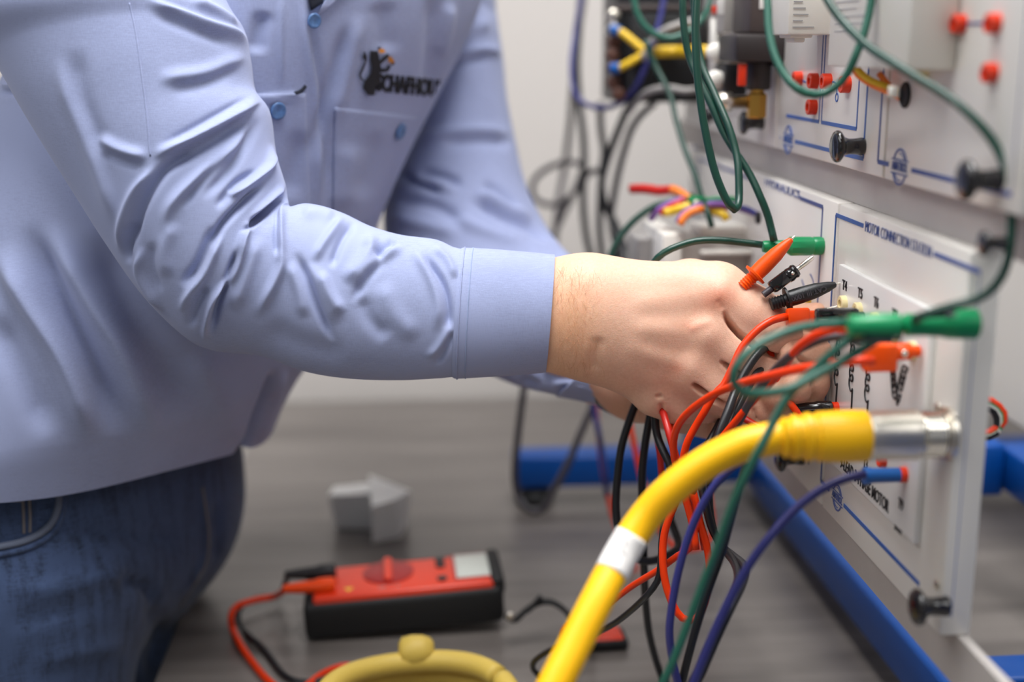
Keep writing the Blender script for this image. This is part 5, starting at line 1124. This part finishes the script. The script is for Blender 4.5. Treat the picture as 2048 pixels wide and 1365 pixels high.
# fine hair over the near wrist and the dark ring on the far hand
BV = BVHTree.FromPolygons([tuple(v) for v in V1], F1.tolist()); G_ = []
for k in range(230):
    x0, y0 = RNG.uniform(1112, 1205), RNG.uniform(530, 738); ang = math.radians(RNG.normal(74, 16)); Lh = RNG.uniform(14, 34); pts = []
    if x0 > 1180 and RNG.random() < .5: continue
    for i in range(4):
        u = i/3; r_ = ray(x0+math.cos(ang+u*.4)*Lh*u, y0+math.sin(ang+u*.4)*Lh*u); h = BV.ray_cast(Vector(EYE), Vector(r_/np.linalg.norm(r_)))
        if h[0] is not None: pts.append(np.array(h[0])-F*(.0001+.0007*u*(1-u)*3))
    if len(pts) == 4: G_.append(tube(np.array(pts), [.00006, .00002], 4, 3))
obj('arm_hair', *merge(*G_), M['hair_fine'], body, kind='stuff')
ra, rb = P(1536, 832, 1.035), P(1560, 824, 1.03); obj('finger_ring', *lathe(ra, rb-ra, [(0, .0190), (.001, .0200), (.007, .0200), (.008, .0190)], 30), M['black_plastic'], body)

# ---------------------------------------------------------------- jeans
Q, o_, h_ = cgrid((-.66, .84, .05), (-.04, 1.50, CAMZ-.31), .0075)
j = cone(Q, wp(-.36, 1.165, -.33), wp(-.305, 1.255, -.33), .126, .130); j = smin(j, cone(Q, wp(-.37, 1.145, -.46), wp(-.31, 1.265, -.45), .134, .138), .05)
jn = None
for k, L in LEG.items():
    g = smin(cone(Q, L[0]+np.array([.0, 0, -.02]), MID[k], .124, .117), cone(Q, MID[k], L[1], .117, .088), .02); g = smin(g, cone(Q, L[1], L[2]+np.array([0, 0, -.03]), .085, .078), .03); jn = g if jn is None else smin(jn, g, .006)
j = smin(j, jn, .03); j = np.maximum(j, -(CAMZ-.325-Q[..., 2])) ; j = np.maximum(j, (.09-Q[..., 2]))
VJ, FJ = surface_nets(j, o_, h_); VJ = relax(VJ, FJ, 3); NJ = vnormals(VJ, FJ)
JS = [([(0, 1180), (120, 1175), (220, 1150), (280, 1160)], 14, 14, .006), ([(230, 1158), (290, 1170), (320, 1215)], 10, 14, -.010), ([(0, 1245), (120, 1230), (220, 1215)], 12, 12, -.004), ([(60, 1330), (180, 1300), (270, 1290)], 14, 14, .004),
      ([(130, 1060), (250, 1070), (370, 1085)], 14, 14, -.005), ([(300, 1200), (320, 1280), (300, 1365)], 16, 16, -.012), ([(410, 980), (418, 1060), (412, 1120), (360, 1200)], 6, 6, .004), ([(430, 1000), (436, 1080), (430, 1130)], 9, 9, -.005)]
VJ = sculpt(VJ, NJ, JS)
jeans = obj('jeans', VJ, FJ.tolist(), M['denim'], person)
TBVH = BVHTree.FromPolygons([tuple(v) for v in VJ], FJ.tolist())
obj('pocket_edge', *on_tube([(118, 985), (116, 1015), (104, 1045), (80, 1068), (45, 1084), (0, 1094), (-40, 1098)], .0032, .001), M['denim_fade'], jeans)
obj('pocket_edge', *on_tube([(128, 985), (126, 1020), (112, 1056), (86, 1082), (48, 1099), (0, 1110), (-40, 1114)], .0026, .001), M['denim'], jeans)
for L in ([(45, 990), (47, 1030), (48, 1068)], [(58, 990), (60, 1030), (60, 1066)], [(0, 1000), (25, 1002), (44, 1002)], [(405, 975), (412, 1020), (418, 1070), (414, 1120), (395, 1160), (360, 1215)]):
    obj('stitching', *on_tube(L, .0013, .0006), M['denim_stitch'], jeans)
p, nn = hit(43, 993); obj('rivet', *lathe(p, nn if nn@F < 0 else -nn, [(0, .0045), (.0015, .004), (.002, .002)], 14), M['copper'], jeans)
for k, L in LEG.items():
    f0 = np.array([L[2][0], L[2][1], 0]); e = np.array([.93, -.2, 0])
    G_ = merge(tube(np.array([f0-e*.07+ZP*.05, f0+ZP*.055, f0+e*.09+ZP*.045, f0+e*.17+ZP*.036]), [.044, .046, .044, .030], 24, 20), box(f0+e*.05+ZP*.012, (.27, .085, .024), np.stack([e/np.linalg.norm(e), np.cross(ZP, e)/np.linalg.norm(e), ZP], 1), .008))
    obj('shoe', *G_, M['leather'], person)
# ================================================================ groups of alike things
GROUPS = {'patch_lead': 'patch leads between the panels', 'hanging_cable': 'loose cables hanging at the stand', 'test_probe': 'test probes held in the hand', 'control_panel': 'white trainer panels on the rails', 'folded_paper': 'folded white papers on the bench',
          'wire': 'thin coloured hook-up wires', 'banana_plug': 'loose and seated banana plugs', 'meter_lead': 'leads plugged into the multimeter'}
for o in COL.objects:
    g = GROUPS.get(o.name.split('.')[0])
    if o.parent is None and g: o['group'] = g
